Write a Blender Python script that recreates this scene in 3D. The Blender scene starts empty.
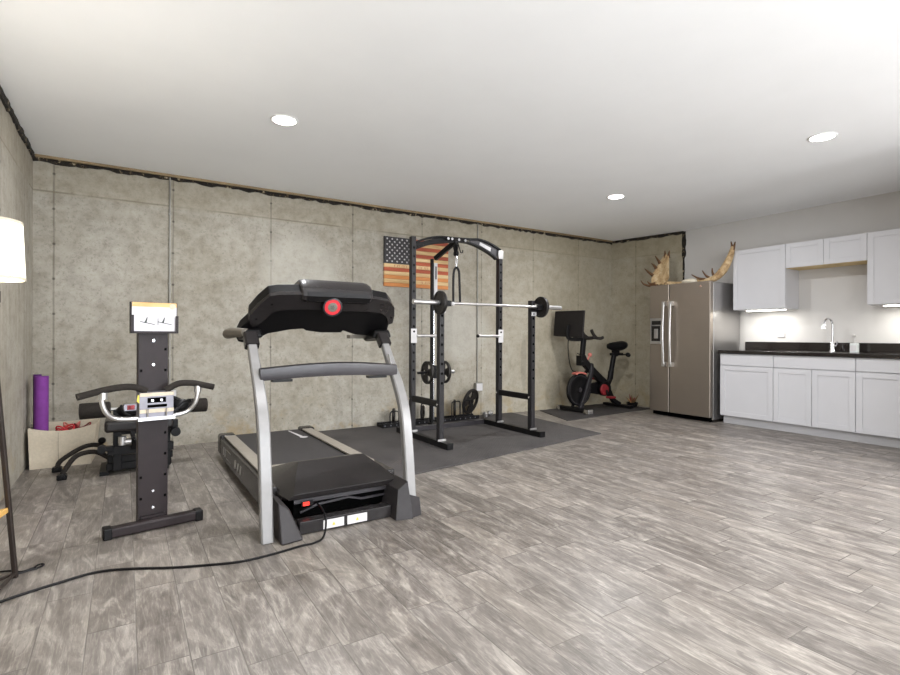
import bpy, bmesh, math, random
from mathutils import Vector, Matrix
random.seed(7)
PI = math.pi
scn = bpy.context.scene
COL = scn.collection
H = 2.61                      # ceiling height
XL, XR, XK, YB, YF = -0.67, 6.64, 6.86, 5.63, -3.2

# ------------------------------------------------------------------ materials
def lin(c):
    r = []
    for v in c[:3]:
        v = v / 255.0
        r.append(v / 12.92 if v <= 0.04045 else ((v + 0.055) / 1.055) ** 2.4)
    return (r[0], r[1], r[2], 1.0)

class NG:
    def __init__(s, name):
        s.m = bpy.data.materials.new(name); s.m.use_nodes = True
        s.t = s.m.node_tree; s.b = s.t.nodes['Principled BSDF']
    def n(s, typ, **k):
        o = s.t.nodes.new(typ)
        for a, v in k.items(): setattr(o, a, v)
        return o
    def l(s, a, b): s.t.links.new(a, b)
    def put(s, sock, v):
        if isinstance(v, bpy.types.NodeSocket): s.l(v, sock)
        elif v is not None: sock.default_value = v
    def math(s, op, a, b=None, c=None, clamp=False):
        o = s.n('ShaderNodeMath', operation=op, use_clamp=clamp)
        s.put(o.inputs[0], a)
        if b is not None: s.put(o.inputs[1], b)
        if c is not None: s.put(o.inputs[2], c)
        return o.outputs[0]
    def obj(s): return s.n('ShaderNodeTexCoord').outputs['Object']
    def sep(s, v):
        o = s.n('ShaderNodeSeparateXYZ'); s.l(v, o.inputs[0]); return o.outputs
    def comb(s, x, y, z):
        o = s.n('ShaderNodeCombineXYZ')
        for i, v in enumerate((x, y, z)): s.put(o.inputs[i], v)
        return o.outputs[0]
    def noise(s, v, scale, detail=4, rough=0.55, dist=0.0):
        o = s.n('ShaderNodeTexNoise'); s.l(v, o.inputs['Vector'])
        o.inputs['Scale'].default_value = scale; o.inputs['Detail'].default_value = detail
        o.inputs['Roughness'].default_value = rough; o.inputs['Distortion'].default_value = dist
        return o.outputs[0]
    def white(s, v, d='3D'):
        o = s.n('ShaderNodeTexWhiteNoise', noise_dimensions=d); s.put(o.inputs['W' if d == '1D' else 'Vector'], v); return o.outputs[0]
    def ramp(s, f, stops):
        o = s.n('ShaderNodeValToRGB'); s.l(f, o.inputs[0]); e = o.color_ramp.elements
        while len(e) < len(stops): e.new(0.5)
        for i, (p, c) in enumerate(stops):
            e[i].position = p; e[i].color = c if len(c) == 4 and max(c) <= 1.0 else lin(c)
        return o.outputs[0]
    def mix(s, f, a, b, mode='MIX'):
        o = s.n('ShaderNodeMix', data_type='RGBA', blend_type=mode)
        s.put(o.inputs[0], f); s.put(o.inputs[6], a); s.put(o.inputs[7], b); return o.outputs[2]
    def mapr(s, f, a, b, c=0.0, d=1.0):
        o = s.n('ShaderNodeMapRange'); s.l(f, o.inputs[0])
        for i, v in enumerate((a, b, c, d)): o.inputs[i + 1].default_value = v
        return o.outputs[0]
    def bump(s, h, strength=0.3, dist=0.01):
        o = s.n('ShaderNodeBump'); s.l(h, o.inputs['Height'])
        o.inputs['Strength'].default_value = strength; o.inputs['Distance'].default_value = dist
        s.l(o.outputs[0], s.b.inputs['Normal'])

def mat(name, col, rough=0.5, metal=0.0, var=0.06, scale=18, bump=0.0, stretch=None, coat=0.0, spec=0.5, emit=None, es=0.0):
    g = NG(name); v = g.obj()
    if stretch:
        m = g.n('ShaderNodeMapping'); m.inputs['Scale'].default_value = stretch; g.l(v, m.inputs[0]); v = m.outputs[0]
    n = g.noise(v, scale)
    c = lin(col)
    lo = tuple(max(0, q * (1 - 2.2 * var)) for q in c[:3]) + (1,)
    hi = tuple(min(1, q * (1 + 2.2 * var)) for q in c[:3]) + (1,)
    g.put(g.b.inputs['Base Color'], g.mix(g.mapr(n, 0.25, 0.75), lo, hi))
    g.b.inputs['Roughness'].default_value = rough; g.b.inputs['Metallic'].default_value = metal
    g.b.inputs['Coat Weight'].default_value = coat; g.b.inputs['Specular IOR Level'].default_value = spec
    if emit:
        g.b.inputs['Emission Color'].default_value = lin(emit); g.b.inputs['Emission Strength'].default_value = es
    if bump: g.bump(n, bump, 0.003)
    return g.m

def floor_mat():
    g = NG('grey_wood_tile'); W, L, G = 0.15, 0.61, 0.0036
    x, y, z = g.sep(g.obj())
    rx = g.math('DIVIDE', g.math('ADD', x, 10 * W - 0.038), W)
    row = g.math('FLOOR', rx); fx = g.math('FRACT', rx)
    off = g.math('MULTIPLY', g.white(row, '1D'), L * 3)
    ry = g.math('DIVIDE', g.math('ADD', g.math('ADD', y, 20.0), off), L)
    cel = g.math('FLOOR', ry); fy = g.math('FRACT', ry)
    idv = g.comb(row, cel, 3.0)
    rnd = g.white(idv); rnd2 = g.white(g.comb(cel, row, 9.0))
    ex = g.math('MULTIPLY', g.math('MINIMUM', fx, g.math('SUBTRACT', 1.0, fx)), W)
    ey = g.math('MULTIPLY', g.math('MINIMUM', fy, g.math('SUBTRACT', 1.0, fy)), L)
    edge = g.math('MINIMUM', ex, ey)
    grout = g.mapr(edge, G * 0.35, G * 0.75, 1.0, 0.0)
    vx = g.math('ADD', x, g.math('MULTIPLY', rnd, 37.0)); vy = g.math('ADD', y, g.math('MULTIPLY', rnd2, 53.0))
    gr = g.noise(g.comb(g.math('MULTIPLY', vx, 15.0), g.math('MULTIPLY', vy, 3.0), 0.0), 1.0, 6, 0.66, 1.6)
    cl = g.noise(g.comb(g.math('MULTIPLY', vx, 5.5), g.math('MULTIPLY', vy, 2.2), 4.0), 1.0, 6, 0.66, 2.0)
    mt = g.noise(g.comb(g.math('MULTIPLY', vx, 110.0), g.math('MULTIPLY', vy, 9.0), 8.0), 1.0, 5, 0.70, 1.2)
    base = g.ramp(g.mapr(cl, 0.40, 0.60), [(0.0, (66, 60, 54)), (0.5, (110, 103, 96)), (0.8, (140, 134, 128)), (1.0, (184, 177, 166))])
    streak = g.ramp(g.mapr(gr, 0.38, 0.62), [(0.0, (72, 66, 61)), (0.45, (112, 106, 100)), (0.75, (136, 130, 123)), (1.0, (192, 186, 176))])
    c = g.mix(0.56, base, streak)
    tint = g.ramp(rnd, [(0.0, (70, 66, 62)), (0.35, (100, 94, 88)), (0.7, (130, 126, 122)), (1.0, (152, 144, 133))])
    c = g.mix(0.32, c, tint)
    sp = g.ramp(g.mapr(mt, 0.38, 0.64), [(0.0, (80, 74, 69)), (0.55, (118, 112, 106)), (1.0, (184, 178, 168))])
    c = g.mix(0.26, c, sp); c = g.mix(1.0, c, (0.98, 0.965, 0.965, 1), 'MULTIPLY')
    c = g.mix(g.math('MULTIPLY', grout, g.mapr(g.noise(g.obj(), 3.0, 3), 0.35, 0.6, 0.35, 1.0)), c, lin((100, 95, 90)))
    g.l(c, g.b.inputs['Base Color'])
    r = g.math('ADD', g.math('MULTIPLY', g.mapr(mt, 0.3, 0.7), 0.08), 0.34)
    r = g.math('ADD', r, g.math('MULTIPLY', grout, 0.4))
    g.l(r, g.b.inputs['Roughness'])
    hgt = g.math('SUBTRACT', g.math('MULTIPLY', gr, 0.03), grout)
    g.bump(hgt, 0.35, 0.002)
    return g.m

def concrete_mat(name, axis, seam0, warm=0.0, streaks=0.0):
    g = NG(name); o = g.obj(); x, y, z = g.sep(o)
    u = x if axis == 'x' else y
    P = 0.917
    wob = g.math('MULTIPLY', g.math('SUBTRACT', g.noise(o, 3.0, 3), 0.5), 0.012)
    ru = g.math('DIVIDE', g.math('ADD', g.math('SUBTRACT', u, seam0 - 10 * P), wob), P)
    cell = g.math('FLOOR', ru); fu = g.math('FRACT', ru)
    du = g.math('MULTIPLY', g.math('MINIMUM', fu, g.math('SUBTRACT', 1.0, fu)), P)
    dz = g.math('ABSOLUTE', g.math('ADD', g.math('SUBTRACT', z, 2.315), wob))
    seam = g.mapr(du, 0.003, 0.010, 1.0, 0.0)
    seam = g.math('MULTIPLY', seam, g.mapr(g.noise(o, 6.0, 3), 0.30, 0.62, 0.35, 1.0))
    hs = g.math('MULTIPLY', g.mapr(dz, 0.003, 0.011, 1.0, 0.0), g.mapr(g.noise(o, 2.5, 2), 0.35, 0.55, 0.1, 0.9))
    # tie marks along the seams
    fz = g.math('FRACT', g.math('DIVIDE', g.math('ADD', z, 0.12), 0.305))
    dzz = g.math('MULTIPLY', g.math('SUBTRACT', fz, 0.5), 0.305)
    hole = g.math('SQRT', g.math('ADD', g.math('MULTIPLY', du, du), g.math('MULTIPLY', dzz, dzz)))
    hole = g.mapr(hole, 0.006, 0.015, 1.0, 0.0)
    n1 = g.noise(o, 1.3, 5, 0.6); n2 = g.noise(o, 8.5, 8, 0.72); n3 = g.noise(o, 42.0, 5, 0.75)
    k = g.comb(g.math('MULTIPLY', u, 1.0), g.math('MULTIPLY', z, 5.5), 2.0)
    n4 = g.noise(k, 1.6, 5, 0.65)
    c = g.ramp(g.mapr(n2, 0.36, 0.66), [(0.0, (108, 102, 88)), (0.45, (163, 158, 146)), (1.0, (194, 190, 180))])
    c = g.mix(0.42, c, g.ramp(g.mapr(n1, 0.36, 0.64), [(0.0, (142, 135, 117)), (0.5, (165, 160, 147)), (1.0, (190, 187, 178))]))
    c = g.mix(0.25, c, g.ramp(g.mapr(n4, 0.3, 0.7), [(0.0, (136, 128, 112)), (1.0, (182, 177, 166))]))
    c = g.mix(g.math('MULTIPLY', g.mapr(n3, 0.53, 0.68), 0.7), c, lin((110, 104, 92)))
    panel = g.ramp(g.white(cell, '1D'), [(0.0, (142, 136, 122)), (1.0, (172, 167, 155))])
    c = g.mix(0.22, c, panel)
    up = g.math('MULTIPLY', g.mapr(z, 2.28, 2.34), 0.40)
    c = g.mix(up, c, g.ramp(n2, [(0.3, (136, 126, 104)), (0.7, (168, 160, 140))]))
    # honeycombed ochre wear along the foot of the wall
    low = g.math('MULTIPLY', g.mapr(z, 0.42, 0.06), g.mapr(g.noise(o, 4.0, 4, 0.7), 0.5, 0.62))
    c = g.mix(g.math('MULTIPLY', low, 0.55), c, lin((158, 134, 88)))
    pit = g.math('MULTIPLY', g.mapr(g.noise(o, 24, 3, 0.6), 0.64, 0.72), g.mapr(z, 0.9, 0.2, 0.1, 1.0))
    c = g.mix(g.math('MULTIPLY', pit, 0.6), c, lin((84, 76, 62)))
    c = g.mix(1.0, c, (0.90, 0.89, 0.885, 1), 'MULTIPLY')
    c = g.mix(g.math('MULTIPLY', seam, 0.62), c, lin((86, 80, 68)))
    c = g.mix(g.math('MULTIPLY', hs, 0.8), c, lin((112, 104, 86)))
    c = g.mix(g.math('MULTIPLY', hole, 0.75), c, lin((60, 55, 48)))
    if streaks:
        st = g.noise(g.comb(g.math('MULTIPLY', u, 14.0), g.math('MULTIPLY', z, 0.7), 0.0), 1.0, 4, 0.6)
        c = g.mix(g.math('MULTIPLY', g.mapr(st, 0.35, 0.65), streaks), c, lin((192, 184, 168)))
    if warm: c = g.mix(warm, c, lin((150, 138, 106)))
    if axis == 'x': c = g.mix(g.mapr(g.math('ADD', x, g.math('MULTIPLY', n1, 1.2)), 3.6, 6.4, 0.0, 0.42), c, lin((148, 136, 106)))
    if axis == 'x':     # two pale patches and a narrow darker one
        def blob(cx, cz, rx, rz, s):
            dx = g.math('DIVIDE', g.math('SUBTRACT', x, cx), rx); dzb = g.math('DIVIDE', g.math('SUBTRACT', z, cz), rz)
            d = g.math('ADD', g.math('MULTIPLY', dx, dx), g.math('MULTIPLY', dzb, dzb))
            d = g.math('ADD', d, g.math('MULTIPLY', g.math('SUBTRACT', n2, 0.5), 1.6))
            return g.math('MULTIPLY', g.mapr(d, 0.6, 1.2, 1.0, 0.0), s)
        c = g.mix(blob(1.62, 1.75, 0.42, 0.42, 0.35), c, lin((190, 187, 178)))
        c = g.mix(blob(3.75, 1.15, 0.42, 0.40, 0.35), c, lin((192, 189, 182)))
        c = g.mix(blob(4.80, 0.70, 0.05, 0.42, 0.40), c, lin((120, 114, 102)))
    g.l(c, g.b.inputs['Base Color'])
    g.b.inputs['Roughness'].default_value = 0.85
    h = g.math('SUBTRACT', g.math('ADD', g.math('MULTIPLY', n2, 0.6), g.math('MULTIPLY', n3, 0.25)),
               g.math('ADD', g.math('MULTIPLY', seam, 0.5), g.math('ADD', pit, hole)))
    g.bump(h, 0.25, 0.006)
    return g.m

def foam_mat():
    g = NG('rough_foam_gap'); o = g.obj()
    n = g.noise(o, 22, 5, 0.7)
    g.l(g.ramp(n, [(0.0, (14, 12, 10)), (0.56, (34, 29, 23)), (0.62, (120, 104, 80)), (0.7, (196, 186, 166))]), g.b.inputs['Base Color'])
    g.b.inputs['Roughness'].default_value = 0.95; g.bump(n, 0.8, 0.02)
    return g.m

def wood_mat(name, a, b, axis=0, scale=1.0, rough=0.6):
    g = NG(name); o = g.obj(); m = g.n('ShaderNodeMapping')
    s = [26 * scale] * 3; s[axis] = 2.2 * scale; m.inputs['Scale'].default_value = s
    g.l(o, m.inputs[0]); n = g.noise(m.outputs[0], 1.0, 5, 0.6, 0.8)
    g.l(g.ramp(g.mapr(n, 0.3, 0.7), [(0.0, a), (1.0, b)]), g.b.inputs['Base Color'])
    g.b.inputs['Roughness'].default_value = rough
    return g.m

def rubber_mat(name, a, b, tread=True):
    g = NG(name); o = g.obj(); x, y, z = g.sep(o)
    n = g.noise(o, 2.2, 5, 0.6); f = g.noise(o, 90, 2, 0.5)
    c = g.ramp(g.mapr(n, 0.3, 0.7), [(0.0, a), (1.0, b)])
    c = g.mix(g.math('MULTIPLY', g.mapr(f, 0.6, 0.7), 0.35), c, lin((120, 116, 112)))
    g.l(c, g.b.inputs['Base Color']); g.b.inputs['Roughness'].default_value = 0.72
    w = g.math('MULTIPLY', g.math('SINE', g.math('MULTIPLY', x, 200.0)), g.math('SINE', g.math('MULTIPLY', y, 200.0)))
    g.bump(w if tread else f, 0.35, 0.003)
    return g.m

def antler_mat():
    g = NG('moose_antler'); o = g.obj(); n = g.noise(o, 14, 5, 0.65, 0.6); n2 = g.noise(o, 60, 3)
    c = g.ramp(g.mapr(n, 0.28, 0.72), [(0.0, (128, 98, 66)), (0.4, (184, 154, 112)), (1.0, (216, 196, 160))])
    c = g.mix(g.math('MULTIPLY', g.mapr(n2, 0.55, 0.7), 0.4), c, lin((96, 70, 44)))
    g.l(c, g.b.inputs['Base Color']); g.b.inputs['Roughness'].default_value = 0.7; g.bump(n, 0.4, 0.01)
    return g.m

def steel_mat(name, col, metal=0.85, rough=0.34):
    g = NG(name); o = g.obj(); m = g.n('ShaderNodeMapping'); m.inputs['Scale'].default_value = (3, 3, 260)
    g.l(o, m.inputs[0]); n = g.noise(m.outputs[0], 1.0, 3)
    c = lin(col); g.put(g.b.inputs['Base Color'], g.mix(n, tuple(q * 0.92 for q in c[:3]) + (1,), tuple(min(1, q * 1.06) for q in c[:3]) + (1,)))
    g.b.inputs['Metallic'].default_value = metal
    g.l(g.mapr(n, 0.2, 0.8, rough - 0.03, rough + 0.05), g.b.inputs['Roughness'])
    return g.m

M = {}
M['floor'] = floor_mat()
M['conc_back'] = concrete_mat('poured_concrete', 'x', -0.527)
M['conc_left'] = concrete_mat('board_streaked_concrete', 'y', 5.20, 0.0, 0.30)
M['conc_right'] = concrete_mat('ochre_concrete', 'y', 5.22, 0.38)
M['ceiling'] = mat('ceiling_paint', (247, 248, 249), 0.9, var=0.008, scale=2)
M['paint'] = mat('greige_wall_paint', (198, 195, 192), 0.85, var=0.01, scale=3)
M['foam'] = foam_mat()
M['sill'] = wood_mat('sill_plate_wood', (110, 92, 66), (156, 134, 98), 0)
M['cab'] = mat('white_cabinet_paint', (199, 198, 201), 0.42, var=0.008, scale=4)
M['cabgap'] = mat('cabinet_shadow_gap_board', (120, 120, 122), 0.7)
M['rawwood'] = wood_mat('raw_pine_board', (196, 168, 112), (222, 198, 148), 1)
M['granite'] = mat('dark_brown_stone', (30, 25, 24), 0.16, var=0.25, scale=120, coat=0.3)
M['slate'] = steel_mat('slate_steel', (158, 148, 138), 0.88, 0.36)
M['fridge_side'] = steel_mat('graphite_fridge_panel', (168, 165, 163), 0.85, 0.30)
M['dsteel'] = mat('dull_steel', (120, 118, 124), 0.4, 0.7, var=0.06)
M['chrome'] = mat('chrome', (225, 225, 228), 0.14, 0.95, var=0.01)
M['brushed'] = mat('brushed_silver', (205, 203, 202), 0.28, 0.9, var=0.03)
M['blk'] = mat('black_powder_coat', (18, 17, 18), 0.45, 0.0, var=0.08, scale=60, spec=0.2)
M['blk2'] = mat('black_plastic', (15, 14, 15), 0.40, 0.0, var=0.1, scale=40, spec=0.2)
M['rackgrey'] = mat('dark_grey_powder_coat', (33, 31, 33), 0.45, 0.0, var=0.06, scale=60, spec=0.3)
M['void'] = mat('deep_black', (6, 6, 6), 1.0, spec=0.0)
M['foamgrip'] = mat('dark_foam_grip', (42, 38, 35), 0.9, spec=0.2, var=0.12, scale=80, bump=0.3)
M['iron'] = mat('dark_cast_iron', (36, 33, 31), 0.45, 0.2, spec=0.3, var=0.2, scale=50, bump=0.3)
M['tsilver'] = mat('silver_grey_paint', (130, 128, 127), 0.38, 0.1, var=0.03, coat=0.2)
M['tdark'] = mat('charcoal_plastic', (36, 33, 33), 0.26, 0.0, var=0.06, scale=30, spec=0.35)
M['tmatte'] = mat('matte_charcoal_plastic', (44, 41, 42), 0.5, var=0.06, scale=30, spec=0.25)
M['tpurple'] = mat('warm_grey_plastic', (46, 43, 46), 0.36, 0.1, var=0.04, scale=30)
M['beige'] = mat('grey_beige_foot_rail', (138, 131, 121), 0.5, var=0.04, bump=0.1)
M['belt'] = mat('running_belt', (46, 43, 44), 0.68, var=0.08, scale=30, bump=0.15)
M['griptan'] = mat('tan_grey_grip', (98, 92, 82), 0.6, var=0.05)
M['white'] = mat('white_label', (196, 193, 193), 0.5, var=0.02)
M['yellow'] = mat('yellow_print', (208, 190, 70), 0.5)
M['red'] = mat('red_plastic', (190, 34, 44), 0.35, var=0.05)
M['redlamp'] = mat('lit_red_switch', (220, 40, 30), 0.3, emit=(255, 60, 40), es=0.8)
M['pink'] = mat('salmon_red_rubber', (186, 104, 92), 0.5, var=0.06)
M['dred'] = mat('dark_red_fabric', (118, 24, 30), 0.6, var=0.12)
M['mat'] = rubber_mat('black_rubber_tile', (50, 47, 47), (72, 68, 67))
M['mat2'] = rubber_mat('dark_rubber_mat', (40, 37, 37), (56, 52, 51), False)
M['purple'] = mat('purple_foam', (116, 50, 134), 0.8, var=0.06, bump=0.1)
M['purple2'] = mat('dark_purple_foam', (84, 34, 100), 0.8, var=0.06)
M['bin'] = mat('cream_canvas', (196, 184, 164), 0.85, var=0.04, scale=60, bump=0.1)
M['postbrn'] = mat('dark_brown_metal', (40, 33, 34), 0.45, 0.0, var=0.05, spec=0.2)
M['tan'] = wood_mat('tan_printed_card', (196, 150, 92), (226, 188, 132), 0, 0.6)
M['paper'] = mat('glossy_white_paper', (198, 194, 198), 0.4, var=0.01)
M['ink'] = mat('dark_ink', (60, 66, 64), 0.6)
M['shade'] = mat('white_linen_shade', (248, 244, 232), 0.9, var=0.01, bump=0.1, emit=(255, 244, 222), es=0.75)
M['shelfw'] = wood_mat('golden_wood', (186, 140, 70), (214, 172, 100), 0)
M['bronze'] = mat('dark_bronze_metal', (52, 44, 40), 0.45, 0.4, var=0.1)
M['fl_red'] = wood_mat('burnt_red_stain', (132, 50, 24), (184, 88, 46), 0, 0.7)
M['fl_org'] = wood_mat('burnt_orange_stain', (178, 108, 50), (200, 132, 70), 0, 0.7)
M['fl_nat'] = wood_mat('natural_pine_stripe', (178, 140, 88), (222, 194, 146), 0, 0.7)
M['fl_blu'] = wood_mat('charcoal_stained_wood', (30, 28, 31), (48, 45, 47), 0, 0.7)
M['bone'] = mat('pale_bone', (226, 216, 196), 0.6, var=0.04, bump=0.2)
M['antler'] = antler_mat()
M['antlertip'] = mat('dark_antler_tip', (92, 62, 34), 0.6, var=0.12)
M['glassy'] = mat('clear_soap_glass', (210, 214, 212), 0.1, spec=0.6)
M['lampface'] = mat('lit_diffuser', (255, 252, 246), 0.4, emit=(255, 250, 242), es=14.0)
M['strip'] = mat('lit_light_strip', (255, 255, 250), 0.4, emit=(255, 252, 240), es=9.0)
M['trimw'] = mat('white_trim_ring', (240, 240, 238), 0.5)
M['conduit'] = mat('galvanised_conduit', (142, 139, 132), 0.4, 0.5, var=0.06)
M['screenb'] = mat('matte_black_screen_back', (30, 27, 27), 0.55, spec=0.2, var=0.05)
M['dried'] = mat('dried_brown_stem', (120, 92, 58), 0.8, var=0.15)

# ------------------------------------------------------------------ mesh builder
class MB:
    def __init__(s, X=None):
        s.bm = bmesh.new(); s.X = X or Matrix.Identity(4); s.mi = 0
    def v(s, p): return s.bm.verts.new(s.X @ Vector(p))
    def f(s, vs):
        try: q = s.bm.faces.new(vs)
        except ValueError: return None
        q.material_index = s.mi; q.smooth = True; return q
    def box(s, a, b, R=None):
        p = [(a[i] if i < 1 else 0) for i in range(0)]
        x0, y0, z0 = (min(a[i], b[i]) for i in range(3)); x1, y1, z1 = (max(a[i], b[i]) for i in range(3))
        c = [(x0,y0,z0),(x1,y0,z0),(x1,y1,z0),(x0,y1,z0),(x0,y0,z1),(x1,y0,z1),(x1,y1,z1),(x0,y1,z1)]
        if R is not None:
            o = Vector(((x0+x1)/2, (y0+y1)/2, (z0+z1)/2)); c = [R @ (Vector(q) - o) + o for q in c]
        vs = [s.v(q) for q in c]
        for i in ((3,2,1,0),(4,5,6,7),(0,1,5,4),(1,2,6,5),(2,3,7,6),(3,0,4,7)): s.f([vs[j] for j in i])
        return s
    def hexa(s, c):          # 4 bottom then 4 top corners
        vs = [s.v(q) for q in c]
        for i in ((3,2,1,0),(4,5,6,7),(0,1,5,4),(1,2,6,5),(2,3,7,6),(3,0,4,7)): s.f([vs[j] for j in i])
        return s
    def rings(s, rs, caps=True, closed=False):
        R = [[s.v(p) for p in r] for r in rs]; n = len(R[0])
        seq = list(range(len(R) - 1)) + ([len(R) - 1] if closed else [])
        for i in seq:
            A, B = R[i], R[(i + 1) % len(R)]
            for j in range(n): s.f([A[j], A[(j+1) % n], B[(j+1) % n], B[j]])
        if caps and not closed: s.f(R[0][::-1]); s.f(R[-1])
        return s
    def cyl(s, a, b, r, r2=None, n=16):
        a, b = Vector(a), Vector(b); r2 = r if r2 is None else r2
        d = (b - a).normalized(); u = d.orthogonal().normalized(); w = d.cross(u)
        k = [(math.cos(2*PI*i/n), math.sin(2*PI*i/n)) for i in range(n)]
        return s.rings([[a + (u*c + w*q)*r for c, q in k], [b + (u*c + w*q)*r2 for c, q in k]])
    def lathe(s, a, d, prof, n=24, closed=False):   # prof: (distance along d, radius)
        a, d = Vector(a), Vector(d).normalized(); u = d.orthogonal().normalized(); w = d.cross(u)
        k = [(math.cos(2*PI*i/n), math.sin(2*PI*i/n)) for i in range(n)]
        return s.rings([[a + d*t + (u*c + w*q)*r for c, q in k] for t, r in prof], closed=closed)
    def tube(s, pts, r=None, sec=None, n=10, up=(0,0,1), smooth=6, closed=False, radii=None):
        P = [Vector(p) for p in pts]
        if smooth > 1 and len(P) > 2: P, radii = spline(P, smooth, closed, radii)
        up = Vector(up); rs = []
        N = len(P)
        pu = None
        for i in range(N):
            if closed: t = (P[(i+1) % N] - P[i-1])
            else: t = P[min(i+1, N-1)] - P[max(i-1, 0)]
            t.normalize()
            if sec or pu is None:
                side = t.cross(up)
                if side.length < 1e-3: side = t.orthogonal()
                side.normalize(); u = side.cross(t).normalized()
            else:
                u = (pu - t * pu.dot(t)).normalized(); side = t.cross(u)
            pu = u
            if sec:
                k = radii[i] if radii else 1.0
                w, h = sec[0]/2*k, sec[1]/2*k; b = min(w, h)*0.28
                q = [(w-b,-h),(w,-h+b),(w,h-b),(w-b,h),(-w+b,h),(-w,h-b),(-w,-h+b),(-w+b,-h)]
                rs.append([P[i] + side*a + u*c for a, c in q])
            else:
                rr = radii[i] if radii else r
                rs.append([P[i] + (side*math.cos(2*PI*j/n) + u*math.sin(2*PI*j/n))*rr for j in range(n)])
        return s.rings(rs, closed=closed)
    def prism(s, poly, a, b, ax='z'):   # polygon in the plane normal to ax, extruded a..b
        def mk(p, t):
            return {'z': (p[0], p[1], t), 'y': (p[0], t, p[1]), 'x': (t, p[0], p[1])}[ax]
        A = [s.v(mk(p, a)) for p in poly]; B = [s.v(mk(p, b)) for p in poly]; n = len(poly)
        s.f(A[::-1]); s.f(B)
        for i in range(n): s.f([A[i], A[(i+1) % n], B[(i+1) % n], B[i]])
        return s
    def slab(s, pts, off):              # 3-D polygon pushed along off
        o = Vector(off); A = [s.v(p) for p in pts]; B = [s.v(Vector(p) + o) for p in pts]; n = len(pts)
        s.f(A[::-1]); s.f(B)
        for i in range(n): s.f([A[i], A[(i+1) % n], B[(i+1) % n], B[i]])
        return s
    def blob(s, c, r, n=10):            # squashed ball, r = (rx, ry, rz)
        rs = []
        for i in range(1, n):
            a = PI*i/n
            rs.append([(c[0]+r[0]*math.sin(a)*math.cos(2*PI*j/14), c[1]+r[1]*math.sin(a)*math.sin(2*PI*j/14), c[2]-r[2]*math.cos(a)) for j in range(14)])
        return s.rings(rs)

def spline(P, k, closed=False, radii=None):
    out, ro = [], []; N = len(P)
    segs = N if closed else N - 1
    for i in range(segs):
        if closed: p0, p1, p2, p3 = P[i-1], P[i], P[(i+1) % N], P[(i+2) % N]
        else: p0, p1, p2, p3 = P[max(i-1, 0)], P[i], P[i+1], P[min(i+2, N-1)]
        for j in range(k):
            t = j/k
            out.append(0.5*((2*p1) + (p2-p0)*t + (2*p0-5*p1+4*p2-p3)*t*t + (3*p1-p0-3*p2+p3)*t**3))
            if radii: ro.append(radii[i]*(1-t) + radii[(i+1) % N]*t)
    if not closed:
        out.append(P[-1])
        if radii: ro.append(radii[-1])
    return out, (ro if radii else None)

def build(name, mb, mats, parent=None, loc=None, bevel=0.0, seg=2, sharp=35, sub=0, label=None):
    """ONE mesh object; geometry is written in room coordinates and re-based on its thing"""
    bm = mb.bm
    base = Vector(loc) if loc is not None else Vector((0, 0, 0))
    if parent is not None: base = Vector(parent['base'])
    if bm.faces: bmesh.ops.recalc_face_normals(bm, faces=bm.faces)
    for v in bm.verts: v.co -= base
    for e in bm.edges:
        if len(e.link_faces) == 2 and e.calc_face_angle(0) > math.radians(sharp): e.smooth = False
    me = bpy.data.meshes.new(name); bm.to_mesh(me); bm.free()
    if not isinstance(mats, (list, tuple)): mats = [mats]
    for m in mats: me.materials.append(M[m])
    o = bpy.data.objects.new(name, me); COL.objects.link(o)
    if parent is None: o.location = base
    else: o.parent = parent; 
    o['base'] = list(base)
    if bevel:
        b = o.modifiers.new('bevel', 'BEVEL'); b.width = bevel; b.segments = seg; b.limit_method = 'ANGLE'
        b.angle_limit = math.radians(30); b.harden_normals = True
    if sub:
        b = o.modifiers.new('sub', 'SUBSURF'); b.levels = sub; b.render_levels = sub
    if label: o['label'] = label
    return o

def tag(o, label, cat, group=None):
    o['label'] = label; o['category'] = cat
    if group: o['group'] = group
    return o

def thing(name, loc, label, cat, group=None):
    o = bpy.data.objects.new(name, None); COL.objects.link(o); o.location = loc; o['base'] = list(loc)
    o.empty_display_size = 0.1
    return tag(o, label, cat, group)

def struct(name, mb, mats, **k):
    o = build(name, mb, mats, **k); o['kind'] = 'structure'; return o

def copy_thing(root, loc, label, group=None):
    r = root.copy(); COL.objects.link(r); r.location = loc; r['base'] = list(loc); r['label'] = label
    if group: r['group'] = group
    for ch in list(root.children):
        c = ch.copy(); COL.objects.link(c); c.parent = r
        for g in ch.children:
            d = g.copy(); COL.objects.link(d); d.parent = c
    return r

# ------------------------------------------------------------------ the room
struct('floor', MB().box((XL-0.2, YF, -0.1), (XK+0.2, YB+0.2, 0)), 'floor')
struct('ceiling', MB().box((XL+0.015, YF, H), (XK+0.2, YB-0.045, H+0.02)), 'ceiling')
struct('ceiling_deck', MB().box((XL-0.2, YF-0.1, H+0.021), (XK+0.2, YB+0.2, H+0.12)), 'void')
struct('wall_back', MB().box((XL-0.2, YB, -0.1), (XK+0.2, YB+0.2, H+0.02)), 'conc_back')
struct('wall_left', MB().box((XL-0.2, YF, -0.1), (XL, YB, H+0.02)), 'conc_left')
struct('wall_right', MB().prism([(XR, YB), (6.857, 4.50), (7.06, 4.50), (7.06, YB+0.2), (XR, YB+0.2)], -0.1, H+0.02), 'conc_right')
struct('wall_kitchen', MB().box((XK, YF, -0.1), (XK+0.2, 4.499, H)), 'paint')
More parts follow.
